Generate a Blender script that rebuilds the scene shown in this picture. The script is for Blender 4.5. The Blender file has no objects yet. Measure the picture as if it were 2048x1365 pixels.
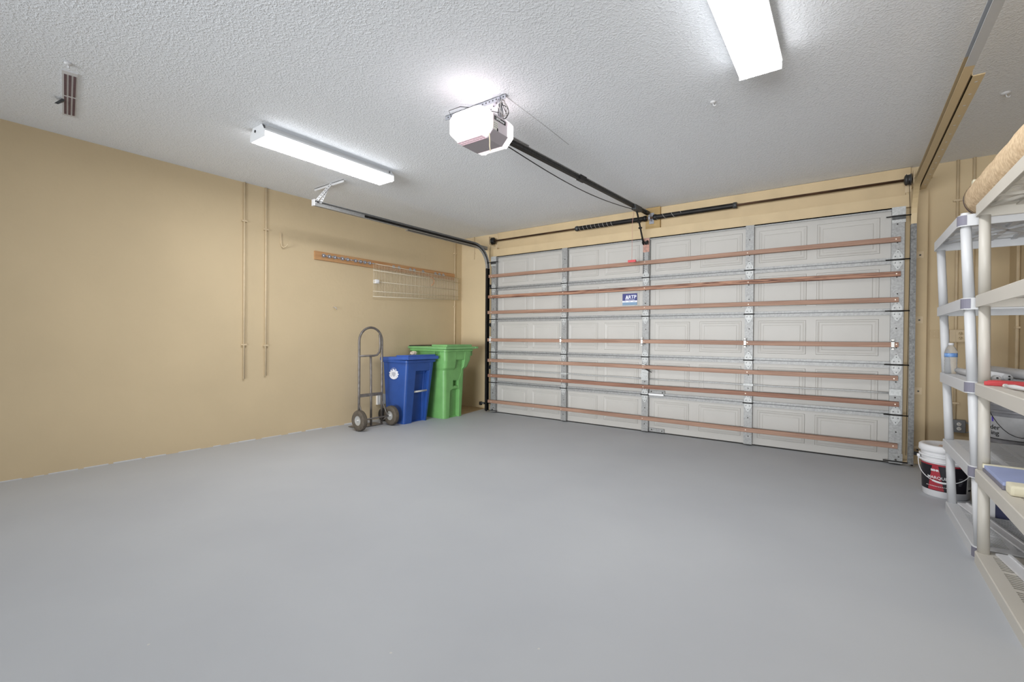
import bpy, bmesh, math, random
from mathutils import Vector, Matrix
random.seed(7)
S = bpy.context.scene
C = S.collection
PI = math.pi

# ------------------------------------------------------------------ camera
yaw, pitch, roll = math.radians(-35.9927), math.radians(-0.4383), math.radians(0.4513)
fw = Vector((math.sin(yaw)*math.cos(pitch), math.cos(yaw)*math.cos(pitch), math.sin(pitch)))
rt = Vector((math.cos(yaw), -math.sin(yaw), 0.0))
up = rt.cross(fw)
r2 = rt*math.cos(roll) + up*math.sin(roll)
u2 = -rt*math.sin(roll) + up*math.cos(roll)
cam_d = bpy.data.cameras.new('camera')
cam = bpy.data.objects.new('camera', cam_d); C.objects.link(cam)
M = Matrix((r2, u2, -fw)).transposed().to_4x4()
M.translation = Vector((4.548, -5.774, 1.1833))
cam.matrix_world = M
cam_d.sensor_width = 36.0
cam_d.lens = 925.17/2048*36.0
cam_d.clip_start = 0.02
S.camera = cam
# ------------------------------------------------------------------ world, exposure
W_ = bpy.data.worlds.new('world'); S.world = W_; W_.use_nodes = True
W_.node_tree.nodes['Background'].inputs[0].default_value = (0.80, 0.84, 0.9, 1)
W_.node_tree.nodes['Background'].inputs[1].default_value = 0.3
S.view_settings.view_transform = 'Standard'
S.view_settings.look = 'None'
S.view_settings.gamma = 1.0
S.view_settings.use_curve_mapping = False
S.view_settings.exposure = 0.42
LENS_POWER = 26.0        # emission of the two fluorescent lenses
COVER_POWER = 1.7       # emission of the opener's lit covers
BULB_WATT = .45
# added soft fill lamps behind the camera, rear of the room left open
for nm, size, sy, watt, loc, rot, spread in (('rear_fill', 6.0, 2.4, 44.0, (2.6, -15.0, .25), (95, 0, -6), 40),
                                             ('corner_fill', 3.0, 2.0, 46.0, (4.2, -11.0, .9), (92, 0, 17), 50)):
    al = bpy.data.lights.new(nm, 'AREA'); al.shape = 'RECTANGLE'; al.size = size; al.size_y = sy; al.energy = watt
    al.spread = math.radians(spread); al.color = (.95, .98, 1.0)
    alo = bpy.data.objects.new(nm, al); C.objects.link(alo); alo.location = loc; alo.rotation_euler = tuple(math.radians(q) for q in rot)

# ------------------------------------------------------------------ materials
def lin(c):
    return tuple((v/12.92 if v <= .04045 else ((v+.055)/1.055)**2.4) for v in (x/255.0 for x in c))
MATS = {}
def mat(name, rgb, rough=.5, metal=0.0, var=0.0, vscale=6.0, bump=0.0, bscale=80.0, bdist=.004, emit=0.0, spec=.5, rgb2=None, stretch=None, detail=4.0):
    m = bpy.data.materials.new(name); m.use_nodes = True
    nt = m.node_tree; b = nt.nodes['Principled BSDF']
    c = lin(rgb)
    b.inputs['Base Color'].default_value = (*c, 1)
    b.inputs['Roughness'].default_value = rough
    b.inputs['Metallic'].default_value = metal
    b.inputs['Specular IOR Level'].default_value = spec
    tc = nt.nodes.new('ShaderNodeTexCoord')
    src = tc.outputs['Object']
    if stretch:
        mp = nt.nodes.new('ShaderNodeMapping'); mp.inputs['Scale'].default_value = stretch
        nt.links.new(src, mp.inputs[0]); src = mp.outputs[0]
    if var or rgb2:
        n = nt.nodes.new('ShaderNodeTexNoise'); n.inputs['Scale'].default_value = vscale; n.inputs['Detail'].default_value = detail
        nt.links.new(src, n.inputs['Vector'])
        r = nt.nodes.new('ShaderNodeValToRGB')
        lo = lin(rgb2) if rgb2 else tuple(x*(1-var) for x in c)
        hi = c if rgb2 else tuple(min(1, x*(1+var)) for x in c)
        r.color_ramp.elements[0].position = .32; r.color_ramp.elements[1].position = .68
        r.color_ramp.elements[0].color = (*lo, 1); r.color_ramp.elements[1].color = (*hi, 1)
        nt.links.new(n.outputs['Fac'], r.inputs[0]); nt.links.new(r.outputs[0], b.inputs['Base Color'])
    if bump:
        n2 = nt.nodes.new('ShaderNodeTexNoise'); n2.inputs['Scale'].default_value = bscale; n2.inputs['Detail'].default_value = 3
        nt.links.new(src, n2.inputs['Vector'])
        bp = nt.nodes.new('ShaderNodeBump'); bp.inputs['Strength'].default_value = bump; bp.inputs['Distance'].default_value = bdist
        nt.links.new(n2.outputs['Fac'], bp.inputs['Height']); nt.links.new(bp.outputs[0], b.inputs['Normal'])
    if emit:
        b.inputs['Emission Color'].default_value = (*c, 1); b.inputs['Emission Strength'].default_value = emit
    MATS[name] = m
    return m

mat('tan_wall', (208, 188, 153), .75, var=.035, vscale=1.3, bump=.25, bscale=26, bdist=.004)
mat('tan_wall_shaded', (200, 178, 141), .6, var=.05, vscale=5, bump=.2, bscale=40)  # wall tan darkened: the header's shade is put into this colour
mat('tan_pipe', (211, 191, 158), .55, var=.06, vscale=12)
mat('white_door', (180, 177, 172), .5, var=.025, vscale=3)
mat('steel', (148, 148, 147), .5, .25, var=.16, vscale=60, bump=.1, bscale=90)
mat('track_grey', (112, 112, 111), .5, .3, var=.35, vscale=60)
mat('steel_light', (178, 179, 178), .5, .2, var=.14, vscale=70)
mat('steel_dark', (74, 75, 76), .5, .5, var=.3, vscale=40)
mat('black_steel', (26, 25, 25), .5, .3, var=.4, vscale=30)
mat('bolt', (70, 66, 62), .5, .6)
mat('screw', (225, 210, 195), .4, .3)
mat('rubber', (38, 36, 34), .8, var=.25, vscale=25)
mat('spring_steel', (40, 37, 36), .5, .4, rgb2=(22, 20, 20), vscale=9)
mat('chalk', (200, 196, 190), .8)
mat('shaft_steel', (96, 68, 46), .55, .3, rgb2=(52, 36, 26), vscale=3.2)
mat('wood_block', (176, 148, 100), .7, var=.12, vscale=3, stretch=(1, 1, 8))
mat('pink_plate', (196, 146, 128), .6, .1, rgb2=(150, 120, 112), vscale=45)
mat('red_plastic', (206, 78, 82), .45)
mat('red_cord', (196, 150, 140), .7)
mat('white_plastic', (232, 232, 234), .4)
mat('shelf_white', (214, 215, 217), .42)
mat('shelf_cream', (210, 205, 195), .42, var=.02, vscale=4)
mat('cap_grey', (128, 126, 140), .55)
mat('blue_plastic', (40, 78, 150), .42, var=.10, vscale=7)
mat('blue_plastic_lid', (56, 90, 166), .42, var=.08, vscale=7)
mat('green_plastic', (116, 172, 102), .45, var=.10, vscale=6)
mat('green_plastic_lid', (120, 172, 110), .45, var=.08, vscale=6)
mat('grab_white', (205, 205, 200), .45)
mat('truck_tube', (132, 127, 123), .4, .35, rgb2=(104, 98, 94), vscale=18)
mat('tyre', (92, 84, 74), .85, var=.2, vscale=30)
mat('hub', (190, 190, 188), .4, .3)
mat('bucket_white', (236, 236, 238), .38)
mat('bucket_black', (24, 22, 30), .4)
mat('bucket_red', (168, 52, 64), .45, var=.15, vscale=14)
mat('paper_label', (216, 214, 208), .6)
mat('tan_sticker', (210, 182, 160), .7)
mat('print_black', (20, 20, 22), .6)
mat('print_grey', (96, 96, 100), .6)
mat('grey_bucket', (138, 138, 142), .35, .2, var=.15, vscale=20)
mat('label_grey', (184, 184, 186), .55, var=.06, vscale=25)
mat('violet', (92, 70, 190), .5)
mat('sky_blue', (170, 182, 224), .5, var=.06, vscale=5)
mat('navy', (40, 44, 84), .5)
mat('cream_foam', (240, 234, 208), .7)
mat('rug', (234, 210, 174), .95, rgb2=(204, 174, 138), vscale=52, bump=.5, bscale=160)
mat('rug_edge', (78, 74, 84), .95, rgb2=(120, 92, 70), vscale=40, bump=.4, bscale=120)
mat('wire_white', (222, 212, 190), .5)
mat('wire_grey', (182, 178, 176), .5)
mat('orange', (214, 140, 96), .6)
mat('pine', (204, 158, 110), .65, rgb2=(172, 124, 82), vscale=4, stretch=(6, .7, 30))
mat('clip_metal', (176, 178, 186), .35, .55)
mat('outlet_grey', (118, 120, 124), .5)
mat('sign_navy', (52, 56, 118), .45)
mat('sign_light', (226, 228, 240), .45)
mat('sign_sky', (118, 146, 172), .45)
mat('opener_grey', (206, 198, 204), .45)
mat('opener_base', (158, 151, 156), .5)
mat('vent_dark', (104, 82, 88), .7, var=.15, vscale=50)
mat('ceil_white', (214, 214, 215), .7)
mat('cable_black', (30, 30, 32), .5)
mat('cord_cream', (222, 208, 178), .6)
mat('paper', (228, 214, 196), .85)
mat('fixture_white', (216, 218, 220), .45)
mat('crest_white', (226, 226, 232), .5)
mat('crest_grey', (176, 178, 188), .5)
mat('bare_concrete', (176, 152, 118), .85, var=.12, vscale=9)
mat('lens', (252, 253, 255), .4, emit=LENS_POWER)
mat('lens_side', (252, 253, 255), .4, emit=5.5)
mat('lit_cover', (255, 246, 248), .4, emit=COVER_POWER)
mat('cover_grid', (226, 200, 208), .45, emit=.18)
mat('cover_grid_far', (255, 246, 248), .45, emit=.5)
mat('outlet_white', (232, 230, 226), .4)

def ceiling_mat():
    m = bpy.data.materials.new('popcorn_ceiling'); m.use_nodes = True; nt = m.node_tree; b = nt.nodes['Principled BSDF']
    b.inputs['Base Color'].default_value = (*lin((238, 241, 245)), 1); b.inputs['Roughness'].default_value = .85
    tc = nt.nodes.new('ShaderNodeTexCoord')
    n1 = nt.nodes.new('ShaderNodeTexNoise'); n1.inputs['Scale'].default_value = 78; n1.inputs['Detail'].default_value = 2
    r1 = nt.nodes.new('ShaderNodeValToRGB'); r1.color_ramp.elements[0].position = .45; r1.color_ramp.elements[1].position = .66
    n2 = nt.nodes.new('ShaderNodeTexNoise'); n2.inputs['Scale'].default_value = 150; n2.inputs['Detail'].default_value = 2
    mx = nt.nodes.new('ShaderNodeMath'); mx.operation = 'MULTIPLY_ADD'; mx.inputs[1].default_value = .5
    bp = nt.nodes.new('ShaderNodeBump'); bp.inputs['Strength'].default_value = .5; bp.inputs['Distance'].default_value = .005
    for n in (n1, n2): nt.links.new(tc.outputs['Object'], n.inputs['Vector'])
    nt.links.new(n1.outputs['Fac'], r1.inputs[0]); nt.links.new(n2.outputs['Fac'], mx.inputs[0]); nt.links.new(r1.outputs[0], mx.inputs[2])
    nt.links.new(mx.outputs[0], bp.inputs['Height']); nt.links.new(bp.outputs[0], b.inputs['Normal'])
    MATS['popcorn_ceiling'] = m
ceiling_mat()

def floor_mat():
    m = bpy.data.materials.new('painted_floor'); m.use_nodes = True; nt = m.node_tree; b = nt.nodes['Principled BSDF']
    b.inputs['Roughness'].default_value = .55; b.inputs['Specular IOR Level'].default_value = .35
    tc = nt.nodes.new('ShaderNodeTexCoord')
    n1 = nt.nodes.new('ShaderNodeTexNoise'); n1.inputs['Scale'].default_value = 1.1; n1.inputs['Detail'].default_value = 6
    r1 = nt.nodes.new('ShaderNodeValToRGB'); r1.color_ramp.elements[0].position = .3; r1.color_ramp.elements[1].position = .72
    r1.color_ramp.elements[0].color = (*lin((182, 185, 190)), 1); r1.color_ramp.elements[1].color = (*lin((189, 192, 196)), 1)
    vo = nt.nodes.new('ShaderNodeTexVoronoi'); vo.inputs['Scale'].default_value = 3.2
    r2_ = nt.nodes.new('ShaderNodeValToRGB'); r2_.color_ramp.elements[0].position = .012; r2_.color_ramp.elements[1].position = .02
    r2_.color_ramp.elements[0].color = (1, 1, 1, 1); r2_.color_ramp.elements[1].color = (0, 0, 0, 1)
    mix = nt.nodes.new('ShaderNodeMixRGB'); mix.inputs[2].default_value = (*lin((205, 204, 200)), 1)
    n3 = nt.nodes.new('ShaderNodeTexNoise'); n3.inputs['Scale'].default_value = 9; n3.inputs['Detail'].default_value = 3
    bp = nt.nodes.new('ShaderNodeBump'); bp.inputs['Strength'].default_value = .12; bp.inputs['Distance'].default_value = .004
    for n in (n1, vo, n3): nt.links.new(tc.outputs['Object'], n.inputs['Vector'])
    nt.links.new(n1.outputs['Fac'], r1.inputs[0]); nt.links.new(vo.outputs['Distance'], r2_.inputs[0])
    nt.links.new(r1.outputs[0], mix.inputs[1]); nt.links.new(r2_.outputs[0], mix.inputs[0]); nt.links.new(mix.outputs[0], b.inputs['Base Color'])
    nt.links.new(n3.outputs['Fac'], bp.inputs['Height']); nt.links.new(bp.outputs[0], b.inputs['Normal'])
    MATS['painted_floor'] = m
floor_mat()

def slat_mat(name, dark, light, contrast):
    m = bpy.data.materials.new(name); m.use_nodes = True; nt = m.node_tree; b = nt.nodes['Principled BSDF']
    b.inputs['Roughness'].default_value = .65
    tc = nt.nodes.new('ShaderNodeTexCoord')
    mp = nt.nodes.new('ShaderNodeMapping'); mp.inputs['Scale'].default_value = (.9, 14, 26)
    n1 = nt.nodes.new('ShaderNodeTexNoise'); n1.inputs['Scale'].default_value = 2.2; n1.inputs['Detail'].default_value = 5; n1.inputs['Distortion'].default_value = contrast*1.6
    r1 = nt.nodes.new('ShaderNodeValToRGB'); r1.color_ramp.elements[0].position = .5-.28*(1.3-contrast); r1.color_ramp.elements[1].position = .5+.2*(1.3-contrast)
    r1.color_ramp.elements[0].color = (*lin(dark), 1); r1.color_ramp.elements[1].color = (*lin(light), 1)
    nt.links.new(tc.outputs['Object'], mp.inputs[0]); nt.links.new(mp.outputs[0], n1.inputs['Vector'])
    nt.links.new(n1.outputs['Fac'], r1.inputs[0]); nt.links.new(r1.outputs[0], b.inputs['Base Color'])
    MATS[name] = m
slat_mat('redwood', (128, 96, 80), (166, 132, 112), .35)
slat_mat('redwood_streaked', (86, 50, 38), (168, 126, 102), .95)
slat_mat('redwood_dark', (112, 74, 58), (152, 112, 92), .45)

def oversprayed(name, y_edge, tan, metal_rgb):
    # track metal that was painted with the wall as far as y_edge; bare beyond
    m = bpy.data.materials.new(name); m.use_nodes = True; nt = m.node_tree; b = nt.nodes['Principled BSDF']
    b.inputs['Roughness'].default_value = .5
    tc = nt.nodes.new('ShaderNodeTexCoord'); sp = nt.nodes.new('ShaderNodeSeparateXYZ')
    n1 = nt.nodes.new('ShaderNodeTexNoise'); n1.inputs['Scale'].default_value = 14
    ad = nt.nodes.new('ShaderNodeMath'); ad.operation = 'MULTIPLY_ADD'; ad.inputs[1].default_value = .08
    gt = nt.nodes.new('ShaderNodeMath'); gt.operation = 'GREATER_THAN'; gt.inputs[1].default_value = y_edge+.04
    mix = nt.nodes.new('ShaderNodeMixRGB'); mix.inputs[1].default_value = (*lin(metal_rgb), 1); mix.inputs[2].default_value = (*lin(tan), 1)
    nt.links.new(tc.outputs['Object'], sp.inputs[0]); nt.links.new(tc.outputs['Object'], n1.inputs['Vector'])
    nt.links.new(n1.outputs['Fac'], ad.inputs[0]); nt.links.new(sp.outputs['Y'], ad.inputs[2]); nt.links.new(ad.outputs[0], gt.inputs[0])
    nt.links.new(gt.outputs[0], mix.inputs[0]); nt.links.new(mix.outputs[0], b.inputs['Base Color'])
    MATS[name] = m
oversprayed('track_painted', -2.43, (206, 184, 144), (186, 188, 190))

def clear_mat(name, rgb, rough=.03, ior=1.33):
    m = bpy.data.materials.new(name); m.use_nodes = True; b = m.node_tree.nodes['Principled BSDF']
    b.inputs['Base Color'].default_value = (*lin(rgb), 1); b.inputs['Roughness'].default_value = rough
    b.inputs['Transmission Weight'].default_value = .8; b.inputs['IOR'].default_value = ior
    MATS[name] = m
clear_mat('clear_bottle', (246, 248, 250), .1, 1.07)

# ------------------------------------------------------------------ mesh builder (world coordinates)
def frame(d):
    d = Vector(d).normalized()
    a = Vector((0, 0, 1)) if abs(d.z) < .9 else Vector((1, 0, 0))
    x = a.cross(d).normalized(); y = d.cross(x)
    return x, y
class MB:
    def __init__(s): s.v = []; s.f = []; s.m = []; s.mi = 0; s.smooth = []
    def _add(s, vs, fs, sm=False):
        o = len(s.v); s.v += [tuple(v) for v in vs]
        for f in fs: s.f.append(tuple(i+o for i in f)); s.m.append(s.mi); s.smooth.append(sm)
    def box(s, x0, x1, y0, y1, z0, z1, rot=None, piv=None):
        vs = [Vector((x, y, z)) for z in (z0, z1) for y in (y0, y1) for x in (x0, x1)]
        if rot is not None:
            p = Vector(piv) if piv else Vector(((x0+x1)/2, (y0+y1)/2, (z0+z1)/2))
            vs = [rot @ (v-p) + p for v in vs]
        s._add(vs, [(0, 2, 3, 1), (4, 5, 7, 6), (0, 1, 5, 4), (2, 6, 7, 3), (0, 4, 6, 2), (1, 3, 7, 5)])
        return s
    def bbox(s, x0, x1, y0, y1, z0, z1, b=.004, rot=None, piv=None):   # bevelled box
        bm = bmesh.new(); bmesh.ops.create_cube(bm, size=1)
        for v in bm.verts: v.co = Vector((x0+(v.co.x+.5)*(x1-x0), y0+(v.co.y+.5)*(y1-y0), z0+(v.co.z+.5)*(z1-z0)))
        bmesh.ops.bevel(bm, geom=bm.edges[:], offset=b, segments=2, affect='EDGES', profile=.7)
        bm.verts.index_update(); vs = [v.co.copy() for v in bm.verts]
        if rot is not None:
            p = Vector(piv) if piv else Vector(((x0+x1)/2, (y0+y1)/2, (z0+z1)/2)); vs = [rot @ (v-p) + p for v in vs]
        s._add(vs, [[v.index for v in f.verts] for f in bm.faces]); bm.free(); return s
    def cyl(s, p0, p1, r0, r1=None, n=14, caps=True, sm=True):
        r1 = r0 if r1 is None else r1; p0 = Vector(p0); p1 = Vector(p1); x, y = frame(p1-p0)
        vs = [p + x*r*math.cos(2*PI*i/n) + y*r*math.sin(2*PI*i/n) for p, r in ((p0, r0), (p1, r1)) for i in range(n)]
        s._add(vs, [(i, (i+1) % n, n+(i+1) % n, n+i) for i in range(n)], sm)
        if caps:
            o = len(s.v)-2*n
            s.f.append(tuple(o+i for i in reversed(range(n)))); s.m.append(s.mi); s.smooth.append(False)
            s.f.append(tuple(o+n+i for i in range(n))); s.m.append(s.mi); s.smooth.append(False)
        return s
    def tube(s, pts, r, n=8, closed=False, rad=None):
        pts = [Vector(p) for p in pts]; N = len(pts); prev = None; rings = []
        for i, p in enumerate(pts):
            a = pts[(i-1) % N] if (i > 0 or closed) else p; b = pts[(i+1) % N] if (i < N-1 or closed) else p
            t = (b-a).normalized()
            if prev is None: x, y = frame(t)
            else:
                x = (prev - t*prev.dot(t)).normalized(); y = t.cross(x)
            prev = x; rr = rad[i] if rad else r
            rings.append([p + x*rr*math.cos(2*PI*k/n) + y*rr*math.sin(2*PI*k/n) for k in range(n)])
        vs = [v for g in rings for v in g]; fs = []
        for i in range(N if closed else N-1):
            j = (i+1) % N
            fs += [(i*n+k, i*n+(k+1) % n, j*n+(k+1) % n, j*n+k) for k in range(n)]
        s._add(vs, fs, True)
        if not closed:
            o = len(s.v)-N*n
            s.f.append(tuple(o+k for k in reversed(range(n)))); s.m.append(s.mi); s.smooth.append(False)
            s.f.append(tuple(o+(N-1)*n+k for k in range(n))); s.m.append(s.mi); s.smooth.append(False)
        return s
    def lathe(s, prof, c, axis=(0, 0, 1), n=28, sm=True, a0=0, a1=2*PI):   # prof: (r, h)
        c = Vector(c); d = Vector(axis).normalized(); x, y = frame(d); full = abs(a1-a0-2*PI) < 1e-6; k = n if full else n+1
        vs = []
        for r, h in prof:
            for i in range(k):
                a = a0+(a1-a0)*i/n; vs.append(c + d*h + x*r*math.cos(a) + y*r*math.sin(a))
        fs = []
        for j in range(len(prof)-1):
            for i in range(n if full else n):
                i2 = (i+1) % k
                fs.append((j*k+i, j*k+i2, (j+1)*k+i2, (j+1)*k+i))
        s._add(vs, fs, sm); return s
    def loft(s, rings, cap0=True, cap1=True, sm=False):
        n = len(rings[0]); vs = [v for g in rings for v in g]
        fs = [(j*n+i, j*n+(i+1) % n, (j+1)*n+(i+1) % n, (j+1)*n+i) for j in range(len(rings)-1) for i in range(n)]
        s._add(vs, fs, sm); o = len(s.v)-len(vs)
        if cap0: s.f.append(tuple(o+i for i in reversed(range(n)))); s.m.append(s.mi); s.smooth.append(False)
        if cap1: s.f.append(tuple(o+(len(rings)-1)*n+i for i in range(n))); s.m.append(s.mi); s.smooth.append(False)
        return s
    def prism(s, poly, d):      # poly: 3D points, d: extrusion vector
        d = Vector(d); n = len(poly); vs = [Vector(p) for p in poly]; vs += [v+d for v in vs]
        s._add(vs, [tuple(reversed(range(n))), tuple(range(n, 2*n))] + [(i, (i+1) % n, n+(i+1) % n, n+i) for i in range(n)]); return s
    def sweep(s, path, prof, xdir=Vector((1, 0, 0))):   # path in the YZ plane; prof: (along xdir, along normal)
        path = [Vector(p) for p in path]; N = len(path); rings = []
        for i, p in enumerate(path):
            t = (path[min(i+1, N-1)]-path[max(i-1, 0)]).normalized(); nn = t.cross(xdir)
            rings.append([p + xdir*a + nn*b for a, b in prof])
        return s.loft(rings)
    def build(s, name, mats, parent=None, **tags):
        me = bpy.data.meshes.new(name)
        org = Vector((0, 0, 0))
        if parent is not None:
            q = parent
            while q is not None: org += q.location; q = q.parent
        own = Vector(tags.pop('at', (0, 0, 0))) if 'at' in tags else Vector((0, 0, 0))
        me.from_pydata([tuple(Vector(v)-org-own) for v in s.v], [], s.f)
        for mm in (mats if isinstance(mats, (list, tuple)) else [mats]): me.materials.append(MATS[mm])
        me.polygons.foreach_set('material_index', s.m); me.polygons.foreach_set('use_smooth', s.smooth)
        bm = bmesh.new(); bm.from_mesh(me); bmesh.ops.recalc_face_normals(bm, faces=bm.faces[:]); bm.to_mesh(me); bm.free()
        me.update()
        o = bpy.data.objects.new(name, me); C.objects.link(o)
        o.location = own
        if parent is not None: o.parent = parent
        for k, v in tags.items(): o[k] = v
        return o
def thing(name, loc, label, cat, group=None):
    o = bpy.data.objects.new(name, None); C.objects.link(o); o.location = loc; o.empty_display_size = .05
    o['label'] = label; o['category'] = cat
    if group: o['group'] = group
    return o
def inst(src, name, loc, parent):        # a shared-mesh copy of a part
    o = bpy.data.objects.new(name, src.data); C.objects.link(o); o.parent = parent; o.location = loc; return o
def text_mesh(body, size, extrude=.0008, bold=.0):
    cu = bpy.data.curves.new('txt', 'FONT'); cu.body = body; cu.size = size; cu.extrude = extrude; cu.offset = bold; cu.align_x = 'CENTER'; cu.align_y = 'CENTER'; cu.resolution_u = 3
    ob = bpy.data.objects.new('txt', cu); C.objects.link(ob)
    dg = bpy.context.evaluated_depsgraph_get(); me = bpy.data.meshes.new_from_object(ob.evaluated_get(dg))
    vs = [v.co.copy() for v in me.vertices]; fs = [tuple(p.vertices) for p in me.polygons]
    bpy.data.objects.remove(ob); bpy.data.curves.remove(cu); bpy.data.meshes.remove(me)
    return vs, fs
def text_on(mb, body, size, fn, bold=0.0):    # fn maps (u, v, w) to world
    vs, fs = text_mesh(body, size, bold=bold); mb._add([fn(v.x, v.y, v.z) for v in vs], fs); return mb
def struct(o): o['kind'] = 'structure'; return o

# ------------------------------------------------------------------ room shell
XL, XR, YF, YB, H = -0.8817, 5.712, 0.20, -6.9, 2.8787
DW = 4.966                       # garage door width
fl = struct(MB().box(XL-.15, XR+.15, YB-.15, YF+.45, -.12, 0).build('floor', 'painted_floor'))
ce = struct(MB().box(XL-.15, XR+.15, YB-.15, YF+.15, H, H+.12).build('ceiling', 'popcorn_ceiling'))
struct(MB().box(XL-.15, XL, YB-.15, YF+.15, 0, H).build('wall_left', 'tan_wall'))
struct(MB().box(XR, XR+.15, YB-.15, YF+.15, 0, H).build('wall_right', 'tan_wall'))
wf = MB()
wf.box(XL, -.02, YF, YF+.15, 0, H); wf.box(DW+.02, XR, YF, YF+.15, 0, H); wf.box(-.02, DW+.02, YF, YF+.15, 2.44, H)
struct(wf.build('wall_front', 'tan_wall'))
struct(MB().bbox(-.06, DW+.06, .035, YF, 2.462, 2.585, .006).build('trim_1', 'tan_wall_shaded'))
struct(MB().bbox(-.06, DW+.06, .15, YF, 2.60, 2.875, .005).build('trim_2', 'tan_wall_shaded'))
struct(MB().bbox(DW+.02, DW+.185, .09, YF, 0, 2.62, .005).build('trim_3', 'tan_wall_shaded'))
struct(MB().bbox(-.185, -.02, .09, YF, 0, 2.62, .005).build('trim_4', 'tan_wall_shaded'))
# bare, unpainted floor left in the corner behind the bins
bp_ = MB(); bp_.prism([(XL, -1.0, .0), (-.42, -1.0, 0), (-.20, -.55, 0), (-.27, -.1, 0), (-.33, .2, 0), (XL, .2, 0)], (0, 0, .002))
o = bp_.build('bare_floor_patch', 'bare_concrete', fl)
# ragged paint line along the left wall
rg = MB(); y = YB
while y < -1.7:
    l = random.uniform(.05, .25); w = random.uniform(.004, .013)
    rg.box(XL, XL+.003, y, y+l, 0, w); y += l+random.uniform(0, .12)
rg.build('paint_line', 'ceil_white', bpy.data.objects['wall_left'], kind='stuff')

# ------------------------------------------------------------------ garage door
door = bpy.data.objects.new('door_1', None); C.objects.link(door); door.location = (DW/2, 0, 0); struct(door)
door['label'] = 'white sectional garage door braced with seven redwood slats'; 
ZJ = [.012, .475, .952, 1.463, 1.95, 2.452]
PX = [(.17, .665), (.745, 1.215), (1.36, 1.81), (1.90, 2.38), (2.585, 3.01), (3.12, 3.575), (3.74, 4.19), (4.275, 4.79)]
for k in range(5):
    z0, z1 = ZJ[k]+.002, ZJ[k+1]-.002
    sec = MB().box(.0, DW, -.022, .03, z0, z1).build('section', 'white_door', door)
    for x0, x1 in PX:
        p = MB(); a, b_ = z0+.075, z1-.07
        def ring(i, yy): return [(x0+i, yy, a+i), (x1-i, yy, a+i), (x1-i, yy, b_-i), (x0+i, yy, b_-i)]
        p.loft([ring(0, -.021), ring(.006, -.029), ring(.016, -.029), ring(.032, -.024), ring(.05, -.0235), ring(.056, -.027)], False, True)
        p.build('raised_panel', 'white_door', sec)
MB().box(.02, DW-.02, -.02, .03, .0, .014).build('bottom_seal', 'rubber', door)
SX = [.045, 1.3105, DW/2, DW-1.3105, DW-.045]
for k in range(5):
    for i, sx in enumerate(SX):
        w = .042 if i in (1, 2, 3) else .048
        st = MB(); z0, z1 = ZJ[k]+.004, ZJ[k+1]-.004
        st.box(sx-w, sx+w, -.072, -.068, z0, z1); st.box(sx-w, sx-w+.004, -.07, -.02, z0, z1); st.box(sx+w-.004, sx+w, -.07, -.02, z0, z1)
        st.mi = 1
        for zz in (z0+.09, z0+.16, z1-.16): st.cyl((sx+random.uniform(-.01, .01), -.072, zz), (sx, -.0745, zz), .006, n=8)
        st.build('stile', ['steel', 'bolt'], door)
for k in range(1, 5):
    z = ZJ[k]
    MB().box(.09, DW-.09, -.040, -.02, z+.001, z+.028).build('rail', 'steel', door)
    MB().box(.09, DW-.09, -.044, -.02, z-.034, z-.002).build('rail', 'steel', door)
    MB().box(.09, DW-.09, -.046, -.04, z-.002, z+.004).build('rail', 'steel_dark', door)
MB().box(.0, DW, -.05, -.02, 2.44, 2.452).box(.0, DW, -.05, -.046, 2.425, 2.452).build('rail', 'steel', door)
# hinges: two tapered leaves round a knuckle
hg = MB()
for s_ in (1, -1):
    hg.prism([(-.04, -.076, .008*s_), (.04, -.076, .008*s_), (.036, -.076, .042*s_), (.007, -.076, .094*s_), (-.007, -.076, .094*s_), (-.036, -.076, .042*s_)], (0, -.004, 0))
hg.mi = 1
hg.cyl((-.052, -.082, 0), (.052, -.082, 0), .0075, n=8)
for s_ in (1, -1):
    for bx, bz in ((-.018, .03), (.018, .03), (0, .072)): hg.cyl((bx, -.078, bz*s_), (bx, -.085, bz*s_), .0048, n=6)
src = None
for k in range(1, 5):
    for sx in SX:
        if src is None:
            src = hg.build('hinge', ['steel_light', 'steel_dark'], None); src.parent = door; h_ = src
        else: h_ = inst(src, 'hinge', (0, 0, 0), door)
        h_.location = (sx-DW/2, 0, ZJ[k])
# end rollers: dark stem and a wheel riding in the track
ro = MB(); ro.cyl((-.13, -.09, 0), (.07, -.09, 0), .0055, n=8); ro.cyl((.072, -.09, 0), (.088, -.09, 0), .022, n=14)
src = None
for s_, x in ((-1, 0.0), (1, DW)):
    for z in (.035, .475, .952, 1.463, 1.95, 2.36):
        if src is None: src = ro.build('roller', 'black_steel', None); src.parent = door; h_ = src
        else: h_ = inst(src, 'roller', (0, 0, 0), door)
        h_.location = (x-DW/2-s_*.005, 0, z); h_.rotation_euler = (0, 0, 0)
        if s_ < 0: h_.scale = (-1, 1, 1)
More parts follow.
